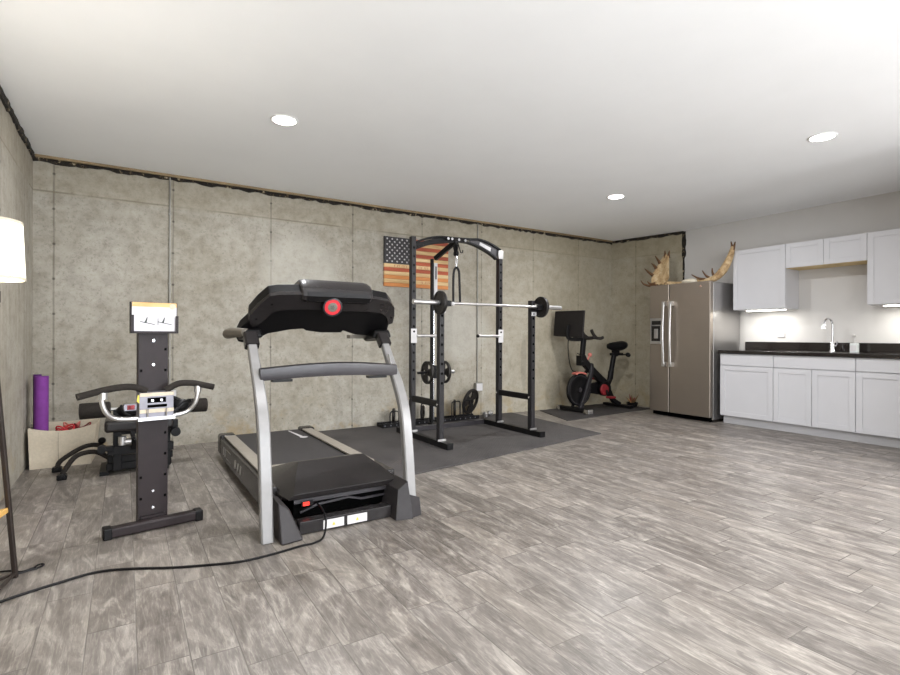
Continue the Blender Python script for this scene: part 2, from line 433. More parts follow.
# wall behind the camera with openings added for the fill lamps
mb = MB()
mb.box((XL, YF-0.15, -0.1), (-0.3, YF, H)); mb.box((4.0, YF-0.15, -0.1), (4.55, YF, H)); mb.box((5.2, YF-0.15, -0.1), (XK, YF, H))
mb.box((-0.3, YF-0.15, 2.3), (4.0, YF, H)); mb.box((4.55, YF-0.15, 2.2), (5.2, YF, H)); mb.box((-0.3, YF-0.15, -0.1), (4.0, YF, 0.3)); mb.box((4.55, YF-0.15, -0.1), (5.2, YF, 0.0))
struct('wall_front', mb, 'paint')
struct('wall_shade_partition', MB().box((5.20, 0.80, 0.0), (XK, 0.92, H)), 'paint')  # unseen partition added to shade the floor strip along the cabinets

# wood sill and ragged black foam where the ceiling board stops short of the concrete
def ragged(pts_fn, L, step, lo, hi, depth):
    """strip with an uneven lower edge; pts_fn(t, off, z) -> point"""
    mb = MB(); rs = []; n = int(L/step)
    for i in range(n+1):
        t = L*i/n; zl = lo + random.uniform(-0.012, 0.012); d = depth*random.uniform(0.6, 1.1)
        rs.append([pts_fn(t, 0, zl), pts_fn(t, d, zl + 0.006), pts_fn(t, d*1.1, hi), pts_fn(t, 0, hi)])
    mb.rings(rs); return mb
struct('trim_1', ragged(lambda t, o, z: (XL + t, YB - 0.001 - o, z), XR-XL, 0.05, 2.562, 2.600, 0.022), 'foam')
struct('trim_2', ragged(lambda t, o, z: (XL + 0.001 + o, YF + t, z), YB-YF-0.03, 0.06, 2.560, 2.609, 0.018), 'foam')
struct('trim_3', ragged(lambda t, o, z: (6.856 - 0.192*t - o, 4.50 + t, z), YB-4.50-0.03, 0.05, 2.568, 2.609, 0.02), 'foam')
struct('trim_4', MB().box((XL+0.02, YB-0.048, 2.588), (XR-0.03, YB-0.03, 2.6215)), 'sill')
# black gap between the end of the concrete and the painted board
mb = MB(); rs = []
for i in range(25):
    z = 2.60 - i*0.032
    if z < 1.85: break
    w = (0.060 if z > 2.24 else 0.026) * random.uniform(0.75, 1.1)
    rs.append([(6.850, 4.50-w*0.6, z), (6.850, 4.50+w*0.4, z), (6.862, 4.50+w*0.4, z), (6.862, 4.50-w*0.6, z)])
mb.rings(rs); struct('trim_5', mb, 'foam')

# ------------------------------------------------------------------ recessed lights
def ceiling_light(loc, label):
    t = thing('recessed_ceiling_light', loc, label, 'ceiling light', 'recessed ceiling lights')
    x, y, z = loc
    build('trim_ring', MB().lathe((x, y, z), (0, 0, -1), [(0.0, 0.080), (0.0, 0.098), (0.003, 0.096), (0.007, 0.086), (0.005, 0.080)], 32, closed=True), 'trimw', t)
    build('diffuser', MB().lathe((x, y, z), (0, 0, -1), [(0.0005, 0.0795), (0.0045, 0.0795), (0.0065, 0.04)], 28), 'lampface', t)
    return t
LL = [(0.958, 3.74, H), (4.55, 3.80, H), (4.52, 1.81, H)]
a = ceiling_light(LL[0], 'round recessed ceiling light above the treadmill and the exercise post')
copy_thing(a, LL[1], 'round recessed ceiling light farthest from the camera, above the black mats')
copy_thing(a, LL[2], 'round recessed ceiling light nearest the white kitchen cabinets')

# ------------------------------------------------------------------ kitchen
def shaker(mb, x, y0, y1, z0, z1, fr=0.055):
    """door leaf on the plane x (front towards -x), y0<y1"""
    mb.box((x, y0, z0), (x+0.012, y1, z1))
    mb.box((x-0.008, y0, z0), (x, y0+fr, z1)); mb.box((x-0.008, y1-fr, z0), (x, y1, z1))
    mb.box((x-0.008, y0+fr, z0), (x, y1-fr, z0+fr)); mb.box((x-0.008, y0+fr, z1-fr), (x, y1-fr, z1))
    return mb
def base_cabinet(y0, y1, doors, label):
    t = thing('base_cabinet', (6.56, (y0+y1)/2, 0), label, 'cabinet', 'white base cabinets')
    build('cabinet_body', MB().box((6.281, y0+0.001, 0.10), (XK-0.001, y1-0.001, 0.868)), 'cab', t)
    build('toe_kick', MB().box((6.345, y0+0.001, 0.0), (6.80, y1-0.001, 0.0995)), 'cab', t)
    build('drawer_front', MB().box((6.260, y0+0.003, 0.728), (6.2795, y1-0.003, 0.862)), 'cab', t, bevel=0.002)
    n = len(doors) - 1
    for i in range(n):
        build('door', shaker(MB(), 6.2675, doors[i]+0.003, doors[i+1]-0.003, 0.108, 0.720), 'cab', t, bevel=0.0015)
    return t
base_cabinet(2.99, 3.61, [2.99, 3.61], 'white base cabinet with one wide door, next to the fridge')
base_cabinet(2.205, 2.99, [2.205, 2.60, 2.99], 'white two-door base cabinet under the sink faucet')
base_cabinet(1.44, 2.205, [1.44, 1.815, 2.205], 'white base cabinet at the right edge of the photo')
t = thing('countertop', (6.55, 2.5, 0.869), 'dark brown stone countertop with a low backsplash', 'countertop')
build('worktop', MB().box((6.235, 1.43, 0.869), (XK-0.001, 3.635, 0.909)), 'granite', t, bevel=0.004)
build('backsplash', MB().box((6.838, 1.43, 0.9095), (XK-0.001, 3.61, 1.012)), 'granite', t, bevel=0.002)
build('sink_rim', MB().box((6.36, 2.28, 0.9095), (6.66, 2.90, 0.9115)), 'chrome', t)

def upper_cabinet(y0, y1, z0, doors, label, raw=False):
    t = thing('wall_cabinet', (6.70, (y0+y1)/2, z0), label, 'cabinet', 'white wall cabinets')
    build('cabinet_body', MB().box((6.55, y0+0.001, z0 + (0.016 if raw else 0)), (XK-0.001, y1-0.001, 2.165)), 'cab', t)
    if raw: build('bottom_board', MB().box((6.545, y0+0.001, z0), (XK-0.001, y1-0.001, z0+0.0155)), 'rawwood', t)
    for i in range(len(doors)-1):
        build('door', shaker(MB(), 6.5365, doors[i]+0.002, doors[i+1]-0.002, z0+0.004, 2.162), 'cab', t, bevel=0.0015)
    return t
upper_cabinet(2.99, 3.598, 1.41, [2.99, 3.598], 'tall white wall cabinet beside the fridge, moose antlers reaching towards it')
upper_cabinet(2.206, 2.989, 1.875, [2.206, 2.60, 2.989], 'short two-door white wall cabinet with a raw wood underside, above the sink', True)
upper_cabinet(1.44, 2.205, 1.41, [1.44, 2.205], 'tall white wall cabinet at the right edge of the photo')
for y0, y1, lab in ((3.02, 3.48, 'lit under-cabinet light strip below the wall cabinet beside the fridge'),
                    (1.50, 2.10, 'lit under-cabinet light strip at the right edge of the photo')):
    t = thing('under_cabinet_light', (6.62, (y0+y1)/2, 1.41), lab, 'light', 'under-cabinet light strips')
    build('light_housing', MB().box((6.595, y0, 1.402), (6.645, y1, 1.41)), 'trimw', t)
    build('light_lens', MB().box((6.60, y0+0.01, 1.392), (6.64, y1-0.01, 1.4015)), 'strip', t)
# faucet
t = thing('sink_faucet', (6.72, 2.585, 0.909), 'chrome gooseneck faucet standing on the dark countertop', 'faucet')
build('faucet_base', MB().lathe((6.72, 2.585, 0.9095), (0, 0, 1), [(0, 0.030), (0.008, 0.030), (0.02, 0.022), (0.10, 0.020), (0.11, 0.013)], 20), 'chrome', t)
build('spout', MB().tube([(6.72,2.585,1.01),(6.72,2.585,1.20),(6.705,2.588,1.255),(6.66,2.60,1.282),(6.61,2.61,1.262),(6.585,2.615,1.215)], 0.011, n=12), 'chrome', t)
build('spray_head', MB().cyl((6.588,2.614,1.225), (6.575,2.618,1.165), 0.014, 0.019), 'chrome', t)
build('handle', MB().tube([(6.72,2.565,0.975),(6.72,2.545,0.985),(6.70,2.53,1.03)], 0.007, n=8), 'chrome', t)
t = thing('soap_bottle', (6.70, 2.372, 0.909), 'clear square soap bottle with a pump beside the faucet', 'soap bottle')
build('bottle_body', MB().box((6.672, 2.336, 0.9095), (6.728, 2.408, 1.010)), 'glassy', t, bevel=0.008)
build('label', MB().box((6.6705, 2.343, 0.925), (6.6715, 2.401, 0.985)), 'white', t)
build('pump', MB().cyl((6.70,2.372,1.011), (6.70,2.372,1.03), 0.016).cyl((6.70,2.372,1.03), (6.70,2.372,1.075), 0.006).box((6.655,2.362,1.072), (6.712,2.382,1.090)).cyl((6.70,2.372,1.09), (6.70,2.372,1.106), 0.009), 'brushed', t, bevel=0.001)
t = thing('wall_switch', (XK, 3.183, 1.13), 'white switch plate on the kitchen wall above the counter', 'switch')
build('plate', MB().box((XK-0.012, 3.140, 1.073), (XK-0.001, 3.226, 1.187)), 'white', t, bevel=0.003)
build('rocker', MB().box((XK-0.017, 3.165, 1.10), (XK-0.0125, 3.201, 1.16)), 'trimw', t, bevel=0.001)

# ------------------------------------------------------------------ refrigerator
t = thing('refrigerator', (6.5, 4.11, 0), 'slate grey side-by-side refrigerator with a water dispenser in the left door', 'refrigerator')
build('fridge_body', MB().box((6.225, 3.675, 0.03), (6.835, 4.545, 1.765)), 'fridge_side', t, bevel=0.006)
build('base_grille', MB().box((6.20, 3.70, 0.012), (6.224, 4.52, 0.085)), 'void', t)
for y in (3.73, 4.49):
    for x in (6.26, 6.78): build('foot', MB().cyl((x, y, 0.0), (x, y, 0.03), 0.018), 'void', t)
d1 = build('door', MB().box((6.150, 4.250, 0.062), (6.222, 4.545, 1.775)), 'slate', t, bevel=0.010, seg=3)
d2 = build('door', MB().box((6.150, 3.675, 0.062), (6.222, 4.242, 1.775)), 'slate', t, bevel=0.010, seg=3)
build('door_gap_shade', MB().box((6.156, 4.2425, 0.07), (6.2215, 4.2495, 1.77)), 'void', t)  # black strip put in to darken the gap between the doors
for d, y in ((d1, 4.300), (d2, 4.196)):
    mb = MB().tube([(6.152,y,1.515),(6.11,y,1.525),(6.098,y,1.46),(6.084,y,1.115),(6.098,y,0.76),(6.11,y,0.70),(6.152,y,0.708)], sec=(0.030, 0.020), up=(1,0,0), smooth=5)
    mb.box((6.100, y-0.022, 1.485), (6.1497, y+0.022, 1.545)); mb.box((6.100, y-0.022, 0.675), (6.1497, y+0.022, 0.735))
    h = build('handle', mb, 'brushed', d, bevel=0.003)
mb = MB().box((6.138, 4.345, 0.975), (6.1497, 4.530, 1.325))
dp = build('dispenser', mb, 'brushed', d1, bevel=0.004)
mb = MB(); mb.box((6.134, 4.362, 1.235), (6.1377, 4.500, 1.29)); mb.box((6.134, 4.372, 1.00), (6.1377, 4.505, 1.22))
build('dispenser_recess', mb, 'iron', d1)
build('dispenser_paddle', MB().box((6.120, 4.40, 1.05), (6.1337, 4.455, 1.18)).box((6.118, 4.372, 0.995), (6.1337, 4.505, 1.012)), 'brushed', d1, bevel=0.002)
build('badge', MB().cyl((6.1497, 3.80, 1.715), (6.146, 3.80, 1.715), 0.016, n=20), 'chrome', d2)

# moose antlers lying on top of the fridge
t = thing('moose_antlers', (6.45, 4.13, 1.765), 'pale moose antlers joined by a white skull plate, lying on top of the refrigerator', 'antlers')
TOP = 1.776
palm = [(4.52,1.800),(4.57,1.812),(4.62,1.80),(4.70,1.812),(4.755,1.842),(4.770,1.90),(4.755,1.95),(4.765,1.985),(4.735,2.02),(4.72,2.08),(4.695,2.10),(4.68,2.15),(4.645,2.19),(4.60,2.235),(4.575,2.22),(4.555,2.255),(4.525,2.225),(4.495,2.215),(4.465,2.10),(4.435,1.95),(4.42,1.89),(4.46,1.84)]
mb = MB(); rs = []
def palm_ring(k, xo):
    cy = sum(p[0] for p in palm)/len(palm); cz = sum(p[1] for p in palm)/len(palm)
    r = []
    for y, z in palm:
        yy, zz = cy+(y-cy)*k*0.86-0.03, cz+(z-cz)*k
        r.append((6.42 + xo + 0.35*(zz-1.8)*0.6 - 0.25*abs(yy-cy), yy, zz))
    return r
mb.rings([palm_ring(0.35,-0.004), palm_ring(0.75,-0.010), palm_ring(0.97,-0.008), palm_ring(1.0,0.004), palm_ring(0.97,0.016), palm_ring(0.7,0.02), palm_ring(0.3,0.018)])
mb.tube([(6.43,4.50,1.83),(6.46,4.41,1.812),(6.47,4.31,1.808),(6.47,4.22,1.818)], radii=[0.035,0.032,0.026,0.030], n=12)
build('left_antler', mb, 'antler', t, sharp=60)
for pts in ([(6.42,4.60,1.80),(6.38,4.70,1.800),(6.32,4.77,1.83),(6.29,4.80,1.885)], [(6.40,4.64,1.83),(6.37,4.70,1.83),(6.34,4.73,1.87)],
            [(6.42,4.69,1.95),(6.39,4.75,2.01),(6.36,4.79,2.06)], [(6.45,4.66,2.05),(6.43,4.685,2.10),(6.42,4.72,2.13)],
            [(6.48,4.62,2.12),(6.47,4.65,2.18),(6.46,4.69,2.24)], [(6.50,4.55,2.19),(6.50,4.555,2.25),(6.49,4.55,2.30)],
            [(6.50,4.50,2.19),(6.49,4.49,2.24),(6.49,4.475,2.29)]):
    k = len(pts); mb = MB().tube(pts, radii=[0.026 - 0.021*i/(k-1) for i in range(k)], n=8)
    build('tine', mb, 'antlertip', t)
mb = MB().blob((6.44, 4.135, 1.822), (0.075, 0.115, 0.036)); mb.blob((6.43, 4.08, 1.815), (0.055, 0.06, 0.036))
build('skull_plate', mb, 'bone', t)
mb = MB()
mb.tube([(6.45,4.05,1.825),(6.46,3.96,1.815),(6.47,3.86,1.822),(6.47,3.78,1.850),(6.48,3.70,1.93),(6.49,3.645,2.03),(6.50,3.605,2.14),(6.50,3.585,2.22)],
        radii=[0.026,0.024,0.036,0.045,0.050,0.044,0.034,0.020], n=12)
build('right_antler', mb, 'antler', t, sharp=60)
for pts in ([(6.46,3.93,1.83),(6.42,4.00,1.850),(6.36,4.06,1.90)], [(6.47,3.87,1.84),(6.46,3.92,1.88),(6.44,3.96,1.95)],
            [(6.47,3.81,1.86),(6.46,3.83,1.91),(6.46,3.835,1.97)], [(6.50,3.597,2.17),(6.50,3.60,2.23),(6.50,3.612,2.285)],
            [(6.50,3.585,2.18),(6.50,3.570,2.23),(6.50,3.557,2.275)]):
    k = len(pts); mb = MB().tube(pts, radii=[0.022 - 0.017*i/(k-1) for i in range(k)], n=8)
    build('tine', mb, 'antlertip', t)

# ------------------------------------------------------------------ wall fixtures
def conduit(x, z0, z1, two, label, box):
    t = thing('electrical_conduit', (x, YB, z0), label, 'conduit', 'wall conduits')
    build('pipe', MB().cyl((x, YB-0.014, z0), (x, YB-0.014, z1), 0.0085), 'conduit', t)
    if two: build('second_pipe', MB().cyl((x+0.05, YB-0.012, z0), (x+0.05, YB-0.012, z1), 0.006), 'conduit', t)
    for z in (z1-0.35, (z0+z1)/2, z0+0.3): build('strap', MB().box((x-0.013, YB-0.024, z-0.006), (x+0.013, YB-0.001, z+0.006)), 'conduit', t)
    if box:
        build('outlet_box', MB().box((x-0.05, YB-0.055, z0-0.11), (x+0.06, YB-0.001, z0-0.001)), 'conduit', t, bevel=0.004)
        build('outlet_cover', MB().box((x-0.04, YB-0.060, z0-0.105), (x+0.055, YB-0.0555, z0-0.008)), 'white', t, bevel=0.002)
conduit(3.985, 0.45, 2.585, False, 'grey metal conduit running down the concrete wall behind the power rack', True)
conduit(0.362, 0.55, 2.585, False, 'grey metal conduit on the concrete wall behind the exercise post', True)

# wooden flag
FX0, FX1, FZ0, FZ1, FY = 2.612, 3.512, 1.666, 2.264, YB-0.028
t = thing('wooden_flag', (3.06, YB, 1.666), 'rustic wooden American flag with burnt red stripes hung on the concrete wall', 'flag')
hh = (FZ1-FZ0)/13
for i in range(13):
    z1 = FZ1 - i*hh; z0 = z1 - hh + 0.002
    x0 = FX0 + (0.405 if i < 7 else 0)
    m = ('fl_red', 'fl_nat')[i % 2]
    if i in (10, 12) : m = 'fl_org'
    build('stripe', MB().box((x0, FY, z0), (FX1, YB-0.0002, z1)), m, t, bevel=0.0015)
mb = MB().box((FX0, FY-0.002, FZ1-7*hh+0.002), (FX0+0.403, YB-0.003, FZ1))
mb.mi = 1
def star(mb, x, z, r, y):
    A = []
    for k in range(10):
        a = PI/2 + k*PI/5; rr = r if k % 2 == 0 else r*0.42
        A.append((x+rr*math.cos(a), z+rr*math.sin(a)))
    mb.prism(A, y, y-0.002, 'y')
for r in range(9):
    n = 6 if r % 2 == 0 else 5
    for c in range(n):
        star(mb, FX0+0.035+(c+(0 if n == 6 else 0.5))*0.0665, FZ1-0.026-r*0.0335, 0.0145, FY-0.0025)
build('canton', mb, ['fl_blu', 'white'], t)
for row, x0, x1 in ((7, FX0+0.13, FX0+0.78), (11, FX0+0.50, FX0+0.66)):
    mb = MB(); z1 = FZ1-row*hh-0.012; x = x0
    mb.box((x0, FY-0.0004, z1-0.0245), (x1, FY-0.0002, z1-0.0235))
    while x < x1-0.02:
        w = random.choice((0.010, 0.014, 0.017))
        mb.box((x, FY-0.0012, z1-0.024), (x+w*0.35, FY-0.0002, z1)); mb.box((x, FY-0.0012, z1-0.004), (x+w, FY-0.0002, z1))
        x += w + random.choice((0.008, 0.008, 0.026))
    build('burnt_lettering', mb, 'fl_red', t)

# ------------------------------------------------------------------ rubber mats
m1 = build('rubber_gym_mat', MB().prism([(1.56,3.44),(4.43,3.89),(4.56,5.60),(1.60,5.60)], 0.0005, 0.011), 'mat', loc=(3.0,4.6,0), bevel=0.003)
tag(m1, 'large black textured rubber mat under the power rack', 'mat')
m2 = build('rubber_gym_mat', MB().prism([(4.74,4.70),(6.145,4.83),(6.60,4.86),(6.61,5.62),(5.05,5.56)], 0.0005, 0.009), 'mat2', loc=(5.6,5.1,0), bevel=0.002)
tag(m2, 'smaller black mat in the corner under the exercise bike', 'mat')

# ------------------------------------------------------------------ power rack
BYC = 4.075
RX0, RX1, RYF, RYR, MZ = 2.56, 3.71, 4.22, 4.79, 0.011
t = thing('power_rack', (3.135, 4.50, MZ), 'black steel power rack with tall rear posts, short front posts and an arched top bar', 'power rack')
for x in (RX0, RX1):
    mb = MB().box((x-0.03, 4.05, MZ), (x+0.03, 5.10, MZ+0.055))
    mb.mi = 1
    for k in range(9): mb.cyl((x+0.0301, 4.15+k*0.10, MZ+0.03), (x+0.0295, 4.15+k*0.10, MZ+0.03), 0.008, n=8)
    b = build('base_rail', mb, ['blk', 'void'], t, bevel=0.004)
    build('end_cap', MB().box((x-0.0335, 4.037, MZ), (x+0.0335, 4.0495, MZ+0.060)), 'blk2', b, bevel=0.003)
def upright(x, y, top):
    mb = MB().box((x-0.025, y-0.03, MZ+0.056), (x+0.025, y+0.03, top)); mb.mi = 1
    z = 0.62
    while z < top-0.06:
        mb.cyl((x, y-0.0296, z), (x, y-0.0306, z), 0.0135, n=12)
        z += 0.092
    return mb
for x in (RX0, RX1):
    build('front_upright', upright(x, RYF, 1.455), ['rackgrey', 'void'], t, bevel=0.004)
    build('rear_upright', upright(x, RYR, 2.118 if x == RX0 else 2.045), ['rackgrey', 'void'], t, bevel=0.004)
    mb = MB().tube([(x, RYR-0.03, 0.415), (x, RYF+0.03, 0.415)], sec=(0.04, 0.062), smooth=1)
    sb = build('side_brace', mb, 'blk', t)
    for yy in (RYF, RYR): build('bolt', MB().cyl((x-0.031, yy, 0.415), (x-0.038, yy, 0.415), 0.011), 'chrome', t)
    for yy in (RYF, RYR):
        build('bolt_plate', MB().box((x-0.045, yy-0.036, MZ+0.056), (x+0.045, yy-0.031, MZ+0.075)), 'brushed', t)
    # J-cups that carry the bar
    s = 1 if x == RX0 else -1
    mb = MB().box((x-0.036, RYF-0.066, 1.342), (x+0.036, RYF-0.031, 1.359)); mb.box((x-0.036, RYF-0.132, 1.352), (x+0.036, RYF-0.066, 1.3705)); mb.box((x-0.036, RYF-0.140, 1.352), (x+0.036, RYF-0.126, 1.405))
    mb.box((x-0.036, RYF-0.0385, 1.300), (x+0.036, RYF-0.031, 1.42))
    j = build('bar_cup', mb, 'blk2', t, bevel=0.003)
    mb = MB().box((x-0.034, RYF-0.0405, 1.292), (x+0.034, RYF-0.031, 1.332)); mb.mi = 1; mb.cyl((x-0.004, RYF-0.0405, 1.311), (x-0.004, RYF-0.0425, 1.311), 0.010)
    build('cup_label', mb, ['white', 'ink'], j)
    if s > 0: build('cup_roller', MB().lathe((2.605, BYC, 1.375), (0,-1,0), [(-0.02,0.016),(0.0,0.020),(0.012,0.018),(0.018,0.009)], 16), 'white', j)
    # safety peg pointing inward from the rear post
    zc = 1.073
    mb = MB().box((x-0.034, RYR-0.037, zc-0.075), (x+0.034, RYR-0.031, zc+0.075)); mb.mi = 1; mb.cyl((x, RYR-0.037, zc+0.045), (x, RYR-0.0385, zc+0.045), 0.012)
    pb = build('safety_bracket', mb, ['white', 'void'], t)
    mb = MB().cyl((x+s*0.03, RYR-0.045, zc), (x+s*0.33, RYR-0.045, zc), 0.0155)
    pg = build('safety_peg', mb, 'brushed', t)
    build('peg_tip', MB().cyl((x+s*0.3302, RYR-0.045, zc), (x+s*0.345, RYR-0.045, zc), 0.019), 'blk2', pg)
build('rear_cross_bar', MB().box((RX0+0.031, 5.035, MZ), (RX1-0.031, 5.09, MZ+0.052)), 'tpurple', t, bevel=0.004)
# arched top: two bowed rails with gusset plates
top = [(RX0+0.031,4.79,2.061),(2.713,4.79,2.109),(2.874,4.79,2.147),(3.083,4.79,2.153),(3.272,4.79,2.163),(3.415,4.79,2.172),(3.566,4.79,2.142),(3.713,4.79,2.080)]
low = [(RX0+0.031,4.79,1.995),(2.751,4.79,2.058),(2.921,4.79,2.094),(3.111,4.79,2.123),(3.272,4.79,2.121),(3.434,4.79,2.080),(3.585,4.79,2.018),(3.661,4.79,1.971)]
build('arch_top_rail', MB().tube(top, sec=(0.022, 0.055), up=(0,1,0), smooth=6), 'blk', t)
build('arch_lower_rail', MB().tube(low, sec=(0.022, 0.055), up=(0,1,0), smooth=6), 'blk', t)
build('gusset_plate', MB().prism([(2.599,2.009),(2.902,2.094),(3.092,2.128),(3.092,2.147),(2.874,2.142),(2.599,2.056)], 4.785, 4.795, 'y'), 'blk2', t)
mb = MB().prism([(3.272,2.128),(3.434,2.085),(3.661,1.981),(3.699,2.075),(3.566,2.137),(3.415,2.166),(3.291,2.156)], 4.783, 4.793, 'y')
mb.mi = 1; mb.prism([(3.415,2.113),(3.571,2.052),(3.581,2.094),(3.424,2.145)], 4.7825, 4.7795, 'y')
build('gusset_plate', mb, ['tpurple', 'white'], t, label='grey gusset plate with a white sticker')
build('post_cap', MB().box((RX1-0.034, RYR-0.034, 1.975), (RX1+0.034, RYR+0.034, 2.072)), 'brushed', t, bevel=0.003)
for x in (3.03, 3.12, 3.205, 2.98): build('bolt', MB().cyl((x, 4.763, 2.137), (x, 4.751, 2.137), 0.015), 'chrome', t)
# lat tower: beam back to a column with a plate carriage
tx, ty = 3.044, 5.16
build('rear_beam', MB().tube([(3.105,4.82,2.118),(3.052,5.15,1.975)], sec=(0.042, 0.052), smooth=1), 'blk', t)
build('lat_column', MB().box((tx-0.045, ty-0.02, MZ+0.056), (tx-0.018, ty+0.02, 1.965)), 'blk', t, bevel=0.003)
mb = MB().box((tx-0.016, ty-0.022, 1.44), (tx+0.030, ty-0.002, 1.92)); mb.mi = 1; mb.box((tx+0.0, ty-0.0235, 1.73), (tx+0.017, ty-0.0222, 1.88))
build('column_label_panel', mb, ['white', 'blk2'], t, label='white panel with a black mark')
build('guide_rod', MB().cyl((tx, ty+0.008, 0.10), (tx, ty+0.008, 1.44), 0.009), 'chrome', t)
build('tower_foot', MB().box((tx-0.05, 5.0905, MZ), (tx+0.03, ty+0.06, MZ+0.055)), 'blk', t, bevel=0.003)
build('carriage', MB().box((tx-0.03, ty-0.03, 0.58), (tx+0.03, ty-0.0205, 0.73)).cyl((2.80, ty-0.05, 0.653), (3.285, ty-0.05, 0.653), 0.0145), 'blk', t)
build('carriage_grip', MB().cyl((3.21, ty-0.05, 0.653), (3.285, ty-0.05, 0.653), 0.021), 'brushed', t)
build('pulley', MB().cyl((3.060, 4.74, 2.045), (3.076, 4.74, 2.045), 0.042, n=20).box((3.052,4.726,1.98),(3.086,4.754,2.11)).cyl((3.055,4.74,1.98),(3.088,4.74,1.98),0.030,n=20), 'blk2', t)
build('hook', MB().tube([(3.105,4.75,2.10),(3.120,4.74,2.03),(3.135,4.74,1.995),(3.158,4.74,2.00),(3.160,4.74,2.025)], 0.0055, n=8), 'blk2', t)
# strap handle hanging from the pulley
t = thing('hanging_strap', (3.07, 4.72, 1.415), 'black loop strap handle hanging from the pulley of the power rack', 'strap')
build('carabiner', MB().tube([(3.066,4.72,1.950),(3.056,4.72,1.895),(3.066,4.72,1.825),(3.076,4.72,1.895)], 0.0045, n=8, closed=True), 'chrome', t)
mb = MB().tube([(3.066,4.72,1.830),(3.033,4.72,1.78),(3.025,4.72,1.67),(3.025,4.72,1.48),(3.027,4.72,1.437)], sec=(0.024, 0.012), up=(0,1,0))
mb.tube([(3.066,4.72,1.830),(3.097,4.72,1.78),(3.105,4.72,1.67),(3.113,4.72,1.48),(3.113,4.72,1.437)], sec=(0.024, 0.012), up=(0,1,0))
build('webbing', mb, 'blk2', t)
build('grip', MB().cyl((3.005,4.72,1.430), (3.135,4.72,1.430), 0.016), 'foamgrip', t)

# ------------------------------------------------------------------ barbell with its plates
BY, BZ = 4.125, 1.384
t = thing('barbell', (3.12, BY, BZ), 'long steel barbell resting across the front posts of the power rack', 'barbell')
build('shaft', MB().cyl((2.545, BY, BZ), (3.69, BY, BZ), 0.0130), 'brushed', t)
for a, b, c in ((2.545, 2.515, 2.21), (3.69, 3.735, 4.045)):
    sl = build('sleeve', MB().cyl((b, BY, BZ), (c, BY, BZ), 0.0225, n=20), 'brushed', t)
    build('collar', MB().cyl((a, BY, BZ), (b, BY, BZ), 0.032, n=20), 'chrome', t)
def plate(name, c, axis, r, th, label, group, hole=0.0245, grips=True, m='iron'):
    """cast plate: rim, dished web with cut grips, hub; built about its own centre"""
    mb = MB(); h = th/2
    mb.lathe((0,0,0), (1,0,0), [(-h, r*0.84), (-h, r*0.98), (-h*0.7, r), (h*0.7, r), (h, r*0.98), (h, r*0.84)], 40, closed=True)
    mb.lathe((0,0,0), (1,0,0), [(-h, hole), (-h, r*0.30), (h, r*0.30), (h, hole)], 32, closed=True)
    n = 3
    for k in range(n):      # three wide webs leave three grip openings
        a0 = 2*PI*k/n + (0.42 if grips else 0.0); a1 = 2*PI*(k+1)/n - (0.42 if grips else 0.0)
        q = 8; rs = []
        for i in range(q+1):
            a = a0 + (a1-a0)*i/q; ca, sa = math.cos(a), math.sin(a)
            rs.append([(-h*0.55, ca*r*0.29, sa*r*0.29), (-h*0.55, ca*r*0.86, sa*r*0.86), (h*0.55, ca*r*0.86, sa*r*0.86), (h*0.55, ca*r*0.29, sa*r*0.29)])
        mb.rings(rs)
    R = Vector((1,0,0)).rotation_difference(Vector(axis).normalized())
    o = build(name, mb, m, bevel=0.0)
    o.rotation_mode = 'QUATERNION'; o.rotation_quaternion = R; o.location = c
    return tag(o, label, 'weight plate', group)
plate('weight_plate', (2.497, BY, BZ), (1,0,0), 0.112, 0.032, 'black weight plate on the left end of the barbell', 'barbell plates', 0.0224, False)
plate('weight_plate', (3.758, BY, BZ), (1,0,0), 0.112, 0.032, 'black weight plate on the right end of the barbell', 'barbell plates', 0.0224, False)
plate('weight_plate', (2.927, ty-0.05, 0.653), (1,0,0), 0.132, 0.032, 'dark weight plate on the left side of the lat tower carriage', 'carriage plates', 0.0145)
plate('weight_plate', (3.155, ty-0.05, 0.653), (1,0,0), 0.132, 0.032, 'dark weight plate on the right side of the lat tower carriage', 'carriage plates', 0.0145)

# ------------------------------------------------------------------ plate storage behind the rack
Z0 = MZ
def storage(xa, xb, hoops, label):
    t = thing('plate_storage_rack', ((xa+xb)/2, 5.47, MZ), label, 'storage rack', 'low storage racks behind the power rack')
    for y in (5.405, 5.54):
        mb = MB().box((xa, y-0.014, Z0), (xb, y+0.014, Z0+0.045)); mb.mi = 1
        x = xa+0.03
        while x < xb-0.02:
            mb.cyl((x, y-0.0138, Z0+0.022), (x, y-0.0146, Z0+0.022), 0.008, n=10); x += 0.075
        build('base_rail', mb, ['blk', 'dsteel'], t, bevel=0.002)
    for x in (xa+0.015, xb-0.015): build('cross_piece', MB().box((x-0.015, 5.42, Z0), (x+0.015, 5.526, Z0+0.03)), 'blk', t)
    for x0, x1, zt in hoops:
        build('hoop', MB().tube([(x0,5.405,Z0+0.045),(x0,5.405,zt-0.03),(x0+0.02,5.405,zt),(x1-0.02,5.405,zt),(x1,5.405,zt-0.03),(x1,5.405,Z0+0.045)], 0.0075, n=8, smooth=4), 'blk', t)
storage(2.50, 3.20, ((2.60, 2.71, 0.19), (2.74, 2.84, 0.20), (3.01, 3.13, 0.255)), 'low black storage rack with hoops at the wall, left of the lat tower column')
storage(3.24, 3.86, ((3.45, 3.57, 0.25), (3.62, 3.745, 0.25)), 'low black storage rack with hoops at the wall, right of the lat tower column')
lean = Vector((0.50, -1.0, 0.22))
plate('weight_plate', (3.80, 5.505, 0.224), (0.38, -0.90, -0.24), 0.168, 0.034, 'largest dark weight plate, leaning against the wall below the conduit outlet', None)
